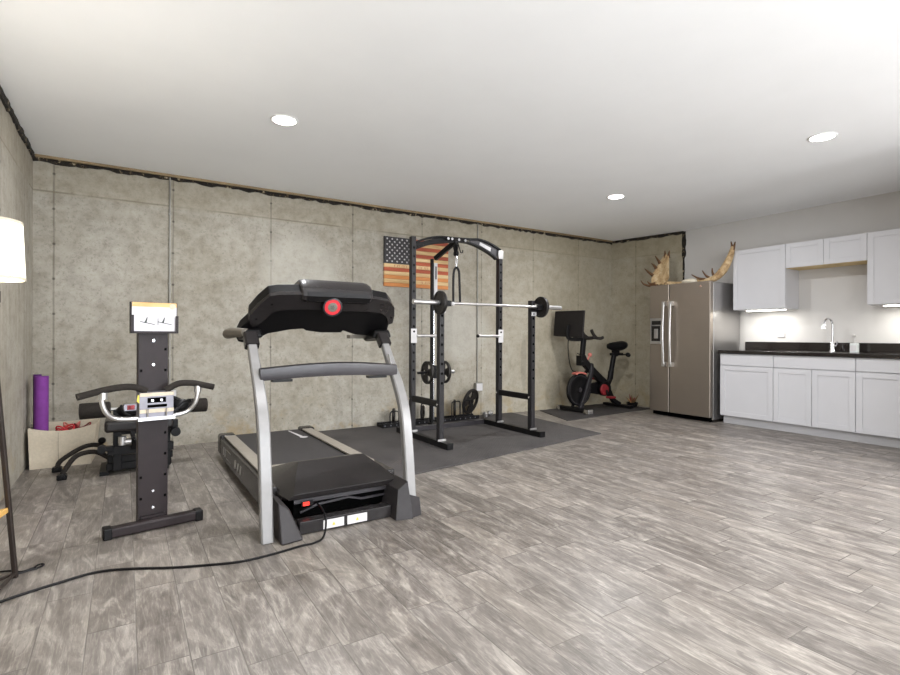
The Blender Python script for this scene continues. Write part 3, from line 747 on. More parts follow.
plate('weight_plate', (3.07, 5.475, Z0+0.046+0.086), (0.75, -0.66, 0.0), 0.085, 0.026, 'small dark weight plate standing in the storage rack, left of the lat tower', 'plates in the storage rack')
plate('weight_plate', (3.53, 5.47, Z0+0.046+0.106), (0.85, -0.5, 0.0), 0.105, 0.028, 'dark weight plate standing in the storage rack, just left of the largest leaning plate', 'plates in the storage rack')
plate('weight_plate', (2.68, 5.475, Z0+0.046+0.081), (0.85, -0.5, 0.0), 0.080, 0.03, 'small dark weight plate at the left end of the storage rack', 'plates in the storage rack')
def dumbbell(c, ang, label, m='tpurple'):
    t = thing('dumbbell', c, label, 'dumbbell')
    d = Vector((math.cos(ang), math.sin(ang), 0)); p = Vector(c) + Vector((0,0,0.0412))
    build('handle', MB().cyl(p-d*0.05, p+d*0.05, 0.013), 'chrome', t)
    for s in (-1, 1):
        build('head', MB().lathe(p+d*s*0.05, d*s, [(0,0.026),(0.008,0.040),(0.045,0.040),(0.053,0.028)], 6), m, t)
dumbbell((4.03, 5.44, MZ), 0.5, 'light grey hexagonal dumbbell on the mat beside the right rear post', 'brushed')
# ------------------------------------------------------------------ treadmill
t = thing('treadmill', (1.04, 3.6, 0), 'large grey and black treadmill with silver uprights, its front towards the viewer', 'treadmill')
def up_path(x, dx=0.0):
    return [(x,2.745,0.0),(x,2.765,0.12),(x,2.800,0.38),(x,2.845,0.60),(x,2.925,0.75),(x,3.03,0.88),(x,3.145,1.03)]
for x in (0.622, 1.465):
    mb = MB().tube(up_path(x), sec=(0.048, 0.060), up=(1,0,0), smooth=6, radii=[1.0,1.05,1.05,1.05,1.0,0.9,0.82])
    # section: width along y (side), height along x (up)
    build('upright', mb, 'tsilver', t)
    build('upright_collar', MB().tube([(x,3.125,1.008),(x,3.185,1.075)], sec=(0.060,0.078), up=(1,0,0), smooth=1), 'tdark', t)
# foot covers: faceted wedges on the inner side of each upright
for s, xo, xi in ((1, 0.672, 0.795), (-1, 1.43, 1.325)):
    xw = xi - 0.02*s
    mb = MB().hexa([(xo,2.655,0.0),(xi,2.675,0.0),(xi,3.04,0.0),(xo,3.04,0.0),(xo,2.725,0.205),(xo+s*0.062,2.735,0.160),(xo+s*0.062,2.97,0.160),(xo,2.97,0.205)])
    if s < 0:
        mb.hexa([(1.43,2.665,0.0),(1.505,2.69,0.0),(1.505,2.80,0.0),(1.43,2.80,0.0),(1.43,2.700,0.13),(1.50,2.707,0.10),(1.50,2.715,0.10),(1.43,2.715,0.13)])
    build('foot_cover', mb, 'tmatte', t, bevel=0.012, seg=3)
mb = MB().box((0.79, 2.745, 0.004), (1.33, 2.815, 0.072))
bb = build('base_bar', mb, 'tdark', t, bevel=0.004)
mb = MB()
for x0 in (0.92, 1.058):
    mb = MB(); mb.mi = 0; mb.box((x0, 2.7425, 0.012), (x0+0.118, 2.7448, 0.060))
    mb.mi = 1; mb.prism([(x0+0.050,0.026),(x0+0.068,0.026),(x0+0.059,0.044)], 2.7405, 2.7423, 'y')
    build('warning_sticker', mb, ['white', 'yellow'], bb)
# deck and frame
for s, xa, xb in ((1, 0.690, 0.762), (-1, 1.502, 1.430)):
    mb = MB()
    mb.prism([(3.05,0.055),(3.3,0.035),(4.70,0.035),(4.84,0.06),(4.865,0.12),(4.85,0.185),(4.80,0.196),(3.05,0.196)], xa, xa + s*0.06, 'x')
    sd = build('side_rail', mb, 'tdark', t, bevel=0.008)
    if s > 0:
        mb = MB()
        for k, (y, w) in enumerate(((4.60,0.055),(4.52,0.04),(4.10,0.085),(3.98,0.07),(3.88,0.07))):
            mb.prism([(y,0.085),(y-w*0.55,0.085),(y-w,0.150),(y-w*0.45,0.150)], xa-0.0012, xa, 'x')
        mb.prism([(4.44,0.08),(4.25,0.08),(4.25,0.083),(4.44,0.083)], xa-0.0012, xa, 'x'); mb.prism([(4.44,0.152),(4.25,0.152),(4.25,0.155),(4.44,0.155)], xa-0.0012, xa, 'x')
        build('side_decal', mb, 'white', sd)
    mb = MB().prism([(3.30,0.1965),(3.40,0.1965),(4.74,0.1965),(4.74,0.211),(3.32,0.211)], xa+s*0.03, xa+s*0.118, 'x')
    build('foot_rail', mb, 'beige', t, bevel=0.004)
    build('rear_cap', MB().box((xa-s*0.004, 4.742, 0.05), (xa+s*0.125, 4.872, 0.217)), 'tdark', t, bevel=0.02, seg=3)
build('running_deck', MB().box((0.765, 3.25, 0.10), (1.427, 4.80, 0.178)), 'blk2', t)
mb = MB().box((0.812, 3.28, 0.1785), (1.380, 4.845, 0.192)); mb.cyl((0.812, 4.825, 0.150), (1.380, 4.825, 0.150), 0.038, n=16)
bl = build('running_belt', mb, 'belt', t)
mb = MB().prism([(1.27,4.80),(1.283,4.80),(1.318,4.46),(1.298,4.44),(1.288,4.46)], 0.1922, 0.1935)
mb.cyl((1.312, 4.44, 0.1922), (1.312, 4.44, 0.1936), 0.034)
build('belt_logo', mb, 'white', bl)
for x in (0.71, 1.45): build('wheel', MB().cyl((x,4.62,0.030),(x+0.04,4.62,0.030),0.029), 'blk2', t)
# hood
mb = MB()
def hx(x0, x1, y, z): return [(x0, y, z), (x1, y, z)]
hood = [  # rings from the back to the front: (y, half-profile)
    [(0.765,3.46,0.10),(0.765,3.46,0.205),(0.86,3.46,0.212),(1.34,3.46,0.212),(1.435,3.46,0.205),(1.435,3.46,0.10)],
    [(0.735,3.30,0.10),(0.735,3.30,0.195),(0.90,3.30,0.268),(1.34,3.30,0.268),(1.440,3.30,0.200),(1.440,3.30,0.10)],
    [(0.735,3.18,0.12),(0.735,3.18,0.185),(0.905,3.18,0.292),(1.335,3.18,0.292),(1.440,3.18,0.205),(1.440,3.18,0.12)],
    [(0.740,3.02,0.13),(0.740,3.02,0.165),(0.845,3.02,0.242),(1.385,3.02,0.244),(1.448,3.02,0.185),(1.448,3.02,0.13)],
    [(0.765,2.875,0.155),(0.765,2.87,0.160),(0.792,2.865,0.186),(1.430,2.865,0.188),(1.448,2.87,0.165),(1.445,2.875,0.155)],
]
mb.rings(hood)
build('motor_hood', mb, 'tdark', t, sharp=20, bevel=0.004)
build('hood_trim_strip', MB().prism([(3.405,0.2125),(3.47,0.2125),(3.47,0.222),(3.41,0.226)], 0.80, 1.415, 'x'), 'beige', t, bevel=0.003)
mb = MB().box((0.80, 2.90, 0.045), (1.435, 3.18, 0.152))
build('motor_housing', mb, 'void', t)
mb = MB().tube([(0.835,2.893,0.075),(0.93,2.893,0.105),(1.12,2.893,0.118),(1.20,2.893,0.095),(1.40,2.893,0.098)], sec=(0.016,0.012), smooth=1)
mb.box((0.80,2.885,0.128),(1.43,2.899,0.150))
build('front_molding', mb, 'tpurple', t)
sw = build('power_switch', MB().box((0.838,2.872,0.112),(0.905,2.884,0.140)), 'blk2', t, bevel=0.002)
build('rocker', MB().box((0.845,2.866,0.116),(0.880,2.8715,0.136)), 'redlamp', sw, label='lit red rocker')
# crossbar between the uprights
rs = []
for i in range(17):
    k = i/16; x = 0.632 + k*(1.468-0.632); b = math.sin(PI*k)
    zc = 0.853 + 0.022*b; hz = 0.036 + 0.004*b; y = 2.975 - 0.03*b
    rs.append([(x,y-0.018,zc-hz),(x,y-0.026,zc-hz*0.3),(x,y-0.022,zc+hz*0.8),(x,y,zc+hz),(x,y+0.03,zc+hz*0.7),(x,y+0.03,zc-hz*0.8),(x,y,zc-hz)])
mb = MB().rings(rs)
cb = build('cross_brace', mb, 'tpurple', t, sharp=50)
for a, b in ((0.70,0.81),(1.28,1.40)): build('brace_bracket', MB().box((a,2.96,0.808),(b,3.01,0.822)), 'blk2', cb)
# console: sloping shell seen from behind and below
CN = Vector((0.0, 0.63, 0.776))           # outward normal of the user side
under = [(0.585,3.352,1.030),(0.568,3.322,1.055),(0.583,3.248,1.114),(0.618,3.198,1.156),(0.612,3.142,1.201),(0.650,3.07,1.262),(0.690,3.010,1.308),(0.74,2.998,1.318),(0.88,2.988,1.326),
         (1.328,3.000,1.318),(1.434,3.010,1.306),(1.487,3.055,1.270),(1.516,3.114,1.224),(1.533,3.177,1.172),(1.534,3.218,1.139),(1.560,3.33,1.045),(1.529,3.347,1.034),
         (1.449,3.304,1.069),(1.32,3.296,1.076),(1.223,3.264,1.102),(1.215,3.28,1.089),(1.08,3.281,1.088),(0.977,3.266,1.100),(0.953,3.251,1.112),(0.874,3.26,1.105),(0.748,3.291,1.080),(0.671,3.345,1.036),(0.64,3.365,1.018)]
mb = MB().slab(under, CN*0.065)
con = build('console', mb, 'blk2', t, bevel=0.008, seg=3)
rim_o = [(0.620,3.20,1.153),(0.607,3.142,1.203),(0.650,3.066,1.265),(0.690,3.006,1.311),(0.74,2.994,1.321),(0.88,2.984,1.329),(1.328,2.996,1.321),(1.434,3.006,1.309),(1.490,3.052,1.272),(1.520,3.114,1.226),(1.537,3.177,1.175)]
rim_i = [(0.645,3.212,1.143),(0.687,3.175,1.174),(0.706,3.140,1.202),(0.735,3.104,1.232),(0.79,3.090,1.243),(0.90,3.082,1.249),(1.33,3.084,1.247),(1.41,3.09,1.240),(1.455,3.115,1.222),(1.480,3.14,1.203),(1.505,3.185,1.168)]
mb = MB(); off = -CN*0.030
rs = []
for a, b in zip(rim_o, rim_i):
    a, b = Vector(a), Vector(b); rs.append([a, b, b+off, a+off*0.8])
mb.rings(rs); mb.mi = 1
for k in (1, 3, 9):
    p = (Vector(rim_o[k])+Vector(rim_i[k]))/2 + off
    mb.cyl(p, p+off*0.06, 0.006, n=8)
build('console_rim', mb, ['tdark', 'void'], con, bevel=0.006, sharp=40)
# side arms of the console that sit on the uprights
for x0, x1 in ((0.575, 0.70), (1.40, 1.545)):
    mb = MB().hexa([(x0,3.185,1.055),(x1,3.185,1.060),(x1,3.34,1.045),(x0,3.34,1.040),(x0+0.02,3.205,1.115),(x1-0.01,3.205,1.115),(x1-0.01,3.32,1.10),(x0+0.02,3.32,1.10)])
    build('console_arm', mb, 'blk2', t, bevel=0.015, seg=3)
# display box on top
def dring(k, y, z):
    return [(0.862+k,y,z),(1.312-k,y+0.0,z-0.0)]
mb = MB()
prof = [(2.975,1.275),(2.955,1.300),(2.965,1.345),(3.00,1.385),(3.06,1.408),(3.14,1.395),(3.14,1.285),(3.05,1.262)]
rs = []
for x, k in ((0.862,0.80),(0.872,0.92),(0.90,1.0),(1.275,1.0),(1.302,0.92),(1.312,0.80)):
    rs.append([(x, 3.05+(y-3.05)*k, 1.335+(z-1.335)*k) for y, z in prof])
mb.rings(rs)
dsp = build('display_box', mb, 'tdark', t, sharp=28, bevel=0.003)
build('display_underside', MB().prism([(2.972,1.272),(2.952,1.300),(2.955,1.326),(2.963,1.326),(2.985,1.272)], 0.895, 1.285, 'x'), 'blk2', dsp)
build('display_screen', MB().slab([(0.91,3.142,1.30),(1.27,3.142,1.30),(1.27,3.142,1.385),(0.91,3.142,1.385)], (0,0.004,0)), 'void', dsp)
# round fan housing with the red ring
c = Vector((1.052, 2.985, 1.243)); d = Vector((-0.12, -0.93, -0.30)).normalized()
fan = build('fan_housing', MB().lathe(c, d, [(-0.06,0.054),(-0.01,0.058),(0.010,0.057),(0.012,0.050),(0.0,0.048)], 32), 'tpurple', t)
build('red_ring', MB().lathe(c, d, [(0.0005,0.029),(0.0005,0.0475),(0.009,0.0475),(0.009,0.029)], 32, closed=True), 'red', fan)
mb = MB().lathe(c, d, [(0.0005,0.0285),(0.010,0.0285),(0.012,0.020)], 24); mb.mi = 1
q = c + d*0.0122; e1 = Vector((1,0,0)); e2 = d.cross(e1).normalized()
for a in range(5):
    v = e1*math.cos(a*1.257) + e2*math.sin(a*1.257)
    mb.cyl(q + v*0.004, q + v*0.013, 0.0022, n=6)
build('fan_badge', mb, ['griptan', 'ink'], fan, label='pale grey centre badge with a dark emblem')
# hand rails reaching back to the user
mb = MB().tube([(0.60,3.20,1.085),(0.565,3.30,1.088),(0.552,3.40,1.086),(0.55,3.50,1.08)], radii=[0.028,0.030,0.034,0.032], n=14)
build('hand_grip', mb, 'griptan', t)
mb = MB().tube([(1.51,3.24,1.085),(1.525,3.34,1.075),(1.52,3.44,1.065),(1.515,3.55,1.06)], radii=[0.028,0.030,0.032,0.030], n=14)
build('hand_grip', mb, 'griptan', t)
build('console_tray', MB().box((1.30,3.34,1.052),(1.50,3.40,1.078)), 'griptan', t, bevel=0.004)
build('serial_label', MB().slab([(1.4335,2.995,0.955),(1.4335,3.025,0.950),(1.4335,2.985,0.872),(1.4335,2.955,0.877)], (-0.0015,0,0)), 'white', t)
# power cord
cord = [(0.925,2.868,0.118),(0.93,2.80,0.108),(0.925,2.715,0.07),(0.885,2.64,0.012),(0.82,2.60,0.0062),(0.759,2.60,0.0062),(0.62,2.575,0.0062),(0.46,2.569,0.0062),(0.30,2.62,0.0062),(0.177,2.671,0.0062),(0.06,2.735,0.0062),(-0.054,2.785,0.0062),(-0.14,2.79,0.0062),(-0.234,2.76,0.0062),(-0.33,2.725,0.0062),(-0.42,2.68,0.0062),(-0.50,2.58,0.0062),(-0.58,2.40,0.0062),(-0.63,2.1,0.0062)]
build('power_cord', MB().tube(cord, 0.0055, n=8), 'blk2', t)

# ------------------------------------------------------------------ exercise post with handlebars
ang = math.atan2(0.072, 0.464)
PX = Matrix.Translation((0.132, 3.335, 0)) @ Matrix.Rotation(ang, 4, 'Z')
t = thing('exercise_post', (0.132, 3.335, 0), 'tall dark brown exercise post with curved black handlebars on a T-shaped foot', 'exercise machine')
mb = MB(PX).box((-0.073, -0.02, 0.012), (0.073, 0.035, 1.085)); mb.mi = 1
for i in range(9):
    z = 0.04 + i*0.118
    for s in (-1, 1):
        if s == -1 and i in (4, 8, 3): continue
        mb.box((s*0.060-0.006, -0.0212, z), (s*0.060+0.006, -0.0195, z+0.014))
mb.mi = 2
for z in (1.04, 0.905, 0.20, 0.108): mb.cyl((0,-0.0196,z), (0,-0.0222,z), 0.0075, n=12)
build('post_panel', mb, ['postbrn', 'void', 'chrome'], t, bevel=0.002)
mb = MB(PX).box((-0.235, -0.095, 0.004), (0.235, -0.035, 0.058))
fb = build('foot_bar', mb, 'postbrn', t, bevel=0.012, seg=3)
for s in (-1, 1): build('foot_cap', MB(PX).box((s*0.200, -0.099, 0.0), (s*0.242, -0.031, 0.062)), 'blk2', fb, bevel=0.008)
build('foot_bracket', MB(PX).box((-0.06,-0.0345,0.004),(0.06,-0.0205,0.07)), 'postbrn', t)
yb = -0.085
mb = MB(PX).tube([(-0.045,yb,0.765),(-0.10,yb-0.005,0.790),(-0.16,yb-0.01,0.795),(-0.24,yb-0.02,0.785),(-0.315,yb-0.03,0.768),(-0.358,yb-0.035,0.758)], 0.0175, n=14)
build('hand_grip', mb, 'foamgrip', t)
mb = MB(PX).tube([(0.045,yb,0.762),(0.08,yb-0.005,0.785),(0.12,yb-0.01,0.800),(0.18,yb-0.02,0.798),(0.235,yb-0.03,0.785),(0.29,yb-0.035,0.770)], 0.0175, n=14)
build('hand_grip', mb, 'foamgrip', t)
mb = MB(PX).tube([(-0.245,yb-0.02,0.772),(-0.250,yb-0.02,0.725),(-0.232,yb-0.015,0.668),(-0.19,yb,0.632),(-0.13,yb,0.622),(-0.062,yb,0.622)], 0.0125, n=12)
mb.cyl((-0.245,yb-0.02,0.772), (-0.246,yb-0.02,0.738), 0.020)
build('curved_arm', mb, 'brushed', t)
mb = MB(PX).tube([(0.208,yb-0.02,0.785),(0.206,yb-0.02,0.735),(0.195,yb-0.015,0.682),(0.165,yb,0.642),(0.12,yb,0.625),(0.062,yb,0.620)], 0.0125, n=12)
mb.cyl((0.208,yb-0.02,0.785), (0.207,yb-0.02,0.745), 0.019)
build('curved_arm', mb, 'brushed', t)
mb = MB(PX).box((-0.083,-0.105,0.612),(0.083,-0.0205,0.758))
mb.mi = 1; mb.box((-0.083,-0.110,0.738),(0.083,-0.1055,0.757)); mb.box((-0.083,-0.110,0.648),(0.083,-0.1055,0.668))
mb.mi = 2; mb.box((-0.045,-0.108,0.702),(0.045,-0.1055,0.730)); mb.box((-0.045,-0.108,0.676),(0.050,-0.1055,0.692))
mb.mi = 3
for x in (-0.022, 0.022): mb.cyl((x,-0.108,0.715),(x,-0.112,0.715),0.008,n=12)
build('clamp_block', mb, ['dsteel', 'bin', 'void', 'chrome'], t, bevel=0.002)
mb = MB(PX).box((-0.090,-0.112,0.607),(0.090,-0.1055,0.625)).tube([(-0.045,-0.114,0.625),(-0.045,-0.118,0.672)],0.004,n=8).tube([(0.045,-0.114,0.625),(0.045,-0.118,0.672)],0.004,n=8)
build('latch', mb, 'chrome', t)
mb = MB(PX).box((-0.150,-0.08,0.665),(-0.09,-0.05,0.700)); mb.mi = 1; mb.cyl((-0.115,-0.082,0.685),(-0.115,-0.095,0.685),0.010); mb.box((-0.135,-0.083,0.670),(-0.10,-0.0805,0.695))
build('adjuster', mb, ['dsteel', 'dred'], t, bevel=0.002)
build('cable', MB(PX).tube([(-0.165,yb,0.70),(-0.15,yb,0.66),(-0.12,yb,0.64)],0.006,n=8), 'blk2', t)
mb = MB(PX).tube([(0.09,yb,0.64),(0.14,yb+0.02,0.68),(0.18,yb,0.70)],0.010,n=8)
mb.blob((0.135,-0.04,0.672),(0.045,0.03,0.035))
build('pulley_block', mb, 'blk2', t)
build('yellow_tag', MB(PX).prism([(-0.095,0.715),(-0.082,0.700),(-0.078,0.742),(-0.090,0.750)], -0.104, -0.101, 'y'), 'yellow', t)
mb = MB(PX).box((-0.116,-0.036,1.080),(0.116,-0.018,1.252)); 
mb.box((-0.116,-0.060,1.080),(0.116,-0.036,1.090)); mb.box((-0.116,-0.064,1.080),(-0.102,-0.060,1.180)); mb.box((0.102,-0.064,1.080),(0.116,-0.060,1.178)); mb.box((-0.116,-0.064,1.080),(0.116,-0.060,1.092))
mb.box((-0.116,-0.060,1.090),(-0.112,-0.036,1.180)); mb.box((0.112,-0.060,1.090),(0.116,-0.036,1.178))
build('book_holder', mb, 'postbrn', t)
# the booklet in the holder is a thing of its own
o = thing('exercise_booklet', (0.139, 3.34, 1.09), 'open white instruction booklet with small exercise pictures, in the holder on the exercise post', 'booklet')
mb = MB(PX).box((-0.109,-0.050,1.0905),(0.109,-0.0365,1.250)); mb.mi = 1
mb.box((-0.109,-0.0515,1.226),(0.109,-0.0505,1.250))
build('cover', mb, ['paper', 'tan'], o)
mb = MB(PX)
def fig(x, z, s):
    mb.box((x-0.028*s,-0.0520,z),(x+0.045*s,-0.0505,z+0.004), Matrix.Rotation(0.22, 3, 'Y'))
    mb.prism([(x-0.008,z+0.002),(x+0.004,z+0.002),(x+0.008,z+0.018),(x+0.010,z+0.034),(x+0.006,z+0.034),(x-0.001,z+0.016)], -0.0505, -0.0520, 'y')
fig(-0.045, 1.135, 1.0); fig(0.04, 1.135, 1.0); mb.box((0.014,-0.052,1.125),(0.017,-0.0505,1.165))
build('exercise_picture', mb, 'ink', o)
build('page_corner', MB(PX).cyl((0.088,-0.0516,1.230),(0.088,-0.0526,1.230),0.016), 'bin', o)

# ------------------------------------------------------------------ folded exercise bench behind the post
BYc = 4.80
t = thing('folded_exercise_bench', (0.10, BYc, 0), 'folded black exercise bench with foam rollers and curved tube legs, standing behind the exercise post', 'exercise machine')
build('foam_roller', MB().lathe((-0.29,4.72,0.497), (1,0,0.02), [(0,0.030),(0.004,0.056),(0.012,0.060),(0.19,0.060),(0.20,0.050)], 20), 'foamgrip', t)
build('foam_roller', MB().lathe((0.585,4.72,0.490), (-1,0,0.02), [(0,0.030),(0.004,0.050),(0.012,0.056),(0.15,0.056),(0.16,0.050)], 20), 'foamgrip', t)
build('roller_axle', MB().cyl((-0.11,4.72,0.50),(0.45,4.72,0.494),0.014), 'brushed', t)
build('seat_pad', MB().box((-0.13,4.60,0.335),(0.33,4.92,0.425)), 'tdark', t, bevel=0.025, seg=3)
mb = MB().box((-0.075,4.66,0.035),(-0.020,4.71,0.335)); mb.box((-0.03,4.70,0.30),(0.30,4.75,0.335)); mb.box((0.26,4.66,0.035),(0.31,4.71,0.335))
mb.box((-0.11,4.64,0.16),(0.33,4.69,0.225)); mb.box((-0.075,4.64,0.44),(-0.035,4.70,0.50)); mb.box((0.24,4.64,0.43),(0.28,4.70,0.50))
mb.box((-0.075,4.64,0.425),(0.28,4.68,0.452))
build('frame', mb, 'blk', t, bevel=0.004)
mb = MB().tube([(0.02,4.65,0.40),(0.055,4.60,0.30),(0.06,4.62,0.20)], sec=(0.03,0.02)); mb.tube([(0.30,4.66,0.48),(0.22,4.60,0.55),(0.30,4.58,0.585),(0.38,4.6,0.55)], 0.014, n=8)
mb.blob((0.36,4.66,0.50),(0.075,0.05,0.06)); mb.blob((0.03,4.66,0.49),(0.09,0.05,0.05))
build('hinge_block', mb, 'blk2', t)
build('shock_cylinder', MB().cyl((-0.01,4.63,0.255),(0.24,4.63,0.270),0.022).cyl((-0.015,4.63,0.30),(-0.015,4.63,0.235),0.028), 'brushed', t)
mb = MB().cyl((-0.145,4.60,0.215),(-0.145,4.66,0.215),0.030); mb.box((-0.13,4.605,0.20),(-0.07,4.66,0.235))
build('adjustment_knob', mb, 'blk2', t, bevel=0.004)
mb = MB().cyl((0.34,4.56,0.31),(0.34,4.64,0.31),0.035); mb.box((0.31,4.62,0.31),(0.36,4.66,0.40))
build('adjustment_knob', mb, 'blk2', t, bevel=0.004)
mb = MB()
for y, dz in ((4.74, -0.02), (5.02, 0.0)): mb.box((-0.11,y-0.03,0.085),(0.33,y+0.03,0.140))
mb.box((-0.12,4.71,0.030),(0.32,5.05,0.085))
build('lower_frame', mb, 'blk', t, bevel=0.006)
for y, x0, lab in ((5.03, -0.425, 'rear'), (4.74, -0.37, 'front')):
    k = build('curved_leg', MB().tube([(-0.10,y,0.125),(-0.17,y,0.175),(-0.235,y,0.185),(-0.31,y,0.160),(x0+0.005,y,0.085),(x0-0.02,y,0.035)], 0.0175, n=12), 'foamgrip', t)
    build('leg_foot', MB().box((x0-0.052,y-0.028,0.001),(x0+0.010,y+0.028,0.040)).cyl((x0-0.02,y-0.05,0.030),(x0-0.02,y+0.05,0.030),0.016), 'blk2', k, bevel=0.006)
build('tube_bolt', MB().blob((-0.155,5.02,0.215),(0.028,0.03,0.028)), 'blk2', t)
for a, b in ((-0.16,-0.10),(0.22,0.30)): build('rubber_block', MB().box((a,4.70,0.0),(b,5.06,0.03)), 'blk2', t)
# ------------------------------------------------------------------ canvas bin with mats and bands
t = thing('storage_bin', (-0.43, 5.36, 0), 'cream canvas storage bin in the corner between the two concrete walls', 'bin')
mb = MB()
bot = [(-0.635,5.205),(-0.235,5.205),(-0.215,5.60),(-0.635,5.60)]
topz = [0.330, 0.338, 0.325, 0.325]; topp = [(-0.645,5.190),(-0.195,5.175),(-0.185,5.61),(-0.645,5.61)]
def side(i, j, sag=0.0):
    n = 8; A = []; B = []
    for k in range(n+1):
        q = k/n
        b = Vector((bot[i][0]+(bot[j][0]-bot[i][0])*q, bot[i][1]+(bot[j][1]-bot[i][1])*q, 0.001))
        tt = Vector((topp[i][0]+(topp[j][0]-topp[i][0])*q, topp[i][1]+(topp[j][1]-topp[i][1])*q, topz[i]+(topz[j]-topz[i])*q - sag*math.sin(PI*q)))
        A.append(b); B.append(tt)
    return A, B
out = []; outb = []
for i in range(4):
    A, B = side(i, (i+1) % 4, 0.040 if i == 0 else 0.012)
    outb += A[:-1]; out += B[:-1]
cen = Vector((-0.43, 5.40, 0))
def inn(p, d=0.008):
    v = p - Vector((cen.x, cen.y, p.z)); return p - v.normalized()*d
mb.rings([[Vector((p.x,p.y,0.001)) for p in outb], out, [inn(p) for p in out], [Vector((inn(p).x, inn(p).y, 0.03)) for p in outb]])
build('bin_wall', mb, 'bin', t)
build('bin_stitching', MB().tube([(-0.45,5.1945,0.02),(-0.452,5.186,0.15),(-0.452,5.181,0.285)], 0.0012, n=6), 'griptan', t)
def spiral_mat(c, z0, z1, r, label, m, turns=3.2, group=None, lean=(0,0)):
    n = 90; th = 0.0055; P = []
    for i in range(n+1):
        a = turns*2*PI*i/n; rr = 0.012 + (r-0.012)*i/n; P.append((a, rr))
    mb = MB(); rings = []
    for a, rr in P:
        for_ = []
        for rad, z in ((rr-th, z0), (rr, z0), (rr, z1), (rr-th, z1)):
            k = (z-z0)/(z1-z0)
            for_.append((c[0]+rad*math.cos(a)+lean[0]*k, c[1]+rad*math.sin(a)+lean[1]*k, z))
        rings.append(for_)
    mb.rings(rings)
    mb.cyl((c[0], c[1], z0+0.002), (c[0]+lean[0], c[1]+lean[1], z1-0.006), 0.02)
    o = build('yoga_mat', mb, m, loc=(c[0], c[1], z0), sharp=50)
    return tag(o, label, 'yoga mat', group)
spiral_mat((-0.572,5.275), 0.008, 0.735, 0.052, 'bright purple rolled yoga mat standing in the cream bin', 'purple')
spiral_mat((-0.607,5.365), 0.008, 0.745, 0.030, 'thin darker purple rolled mat squeezed behind the bright purple one at the wall', 'purple2')
for k, (c, r, zt, m) in enumerate((((-0.415,5.285), 0.060, 0.302, 'red'), ((-0.30,5.32), 0.055, 0.305, 'dred'), ((-0.38,5.42), 0.055, 0.305, 'pink'))):
    pts = [(c[0]+r*math.cos(a), c[1]+r*0.7*math.sin(a), zt + 0.022*math.sin(2*a+k)) for a in [2*PI*i/10 for i in range(10)]]
    pts2 = [(p[0]*0.98+c[0]*0.02, p[1], p[2]-0.02) for p in pts]
    mb = MB().tube(pts, 0.006, n=8, closed=True); mb.tube(pts2, 0.006, n=8, closed=True)
    o = build('resistance_band', mb, m, loc=(c[0], c[1], zt))
    tag(o, ('bright red coiled resistance tube on top of the bin contents', 'dark red coiled resistance tube nearest the right side of the bin',
            'salmon pink coiled resistance tube next to the purple mats in the bin')[k], 'resistance band', 'coiled bands in the bin')
o = build('folded_towel', MB().box((-0.480,5.23,0.002),(-0.235,5.58,0.262)), 'foamgrip', loc=(-0.42,5.4,0.03), bevel=0.02)
tag(o, 'dark folded cloth filling the cream bin under the coiled bands', 'cloth')

# ------------------------------------------------------------------ floor lamp at the left edge
LX, LY = -0.475, 2.72
t = thing('floor_lamp', (LX, LY, 0), 'tripod floor lamp with a white drum shade at the left edge of the photo', 'floor lamp')
feet = [(-0.405,2.935), (-0.645,2.72), (-0.50,2.50)]
tops = [(LX+0.008,LY+0.035), (LX-0.030,LY-0.012), (LX+0.02,LY-0.03)]
for (a, b), (c, d) in zip(feet, tops):
    build('leg', MB().tube([(a,b,0.001),(c,d,1.235)], sec=(0.018,0.018), smooth=1), 'bronze', t)
mb = MB()
for i in range(3):
    (a, b), (c, d) = feet[i], feet[(i+1) % 3]
    mb.tube([(a,b,0.020),(c,d,0.020)], sec=(0.012,0.012), smooth=1)
build('stretcher', mb, 'bronze', t)
def legat(i, z):
    k = z/1.235; return (feet[i][0]+(tops[i][0]-feet[i][0])*k, feet[i][1]+(tops[i][1]-feet[i][1])*k)
build('shelf', MB().prism([legat(0,0.315), legat(1,0.315), legat(2,0.315)], 0.305, 0.327), 'shelfw', t, bevel=0.002, label='golden wooden shelf')
build('lamp_stem', MB().cyl((LX,LY,1.21),(LX,LY,1.36),0.016).cyl((LX,LY,1.20),(LX,LY,1.245),0.052), 'bronze', t)
R0, R1, S0, S1 = 0.128, 0.118, 1.292, 1.528
mb = MB().lathe((LX,LY,0), (0,0,1), [(S0,R0),(S0+0.001,R0+0.0015),(S1-0.001,R1+0.0015),(S1,R1),(S1-0.002,R1-0.002),(S0+0.002,R0-0.002)], 48, closed=True)
sh = build('lamp_shade', mb, 'shade', t, sharp=60)
mb = MB().lathe((LX,LY,0), (0,0,1), [(S0-0.001,R0-0.003),(S0-0.001,R0+0.003),(S0+0.010,R0+0.0025),(S0+0.010,R0-0.003)], 48, closed=True)
build('shade_edging', mb, 'bin', sh)
mb = MB().lathe((LX,LY,0), (0,0,1), [(S1-0.010,R1-0.003),(S1-0.010,R1+0.003),(S1+0.001,R1+0.0025),(S1+0.001,R1-0.003)], 48, closed=True)
build('shade_edging', mb, 'bin', sh)
build('bulb', MB().blob((LX,LY,1.40),(0.03,0.03,0.04)), 'lampface', t)
cord = [(-0.40,2.965,0.005),(-0.37,2.975,0.005),(-0.335,2.985,0.006),(-0.315,3.01,0.006),(-0.325,3.03,0.006),(-0.345,3.015,0.006),(-0.345,2.99,0.010),(-0.39,2.98,0.005),(-0.44,3.02,0.005),(-0.52,3.03,0.005),(-0.62,2.98,0.005),(-0.66,2.8,0.005)]
build('lamp_cord', MB().tube(cord, 0.004, n=8), 'blk2', t)

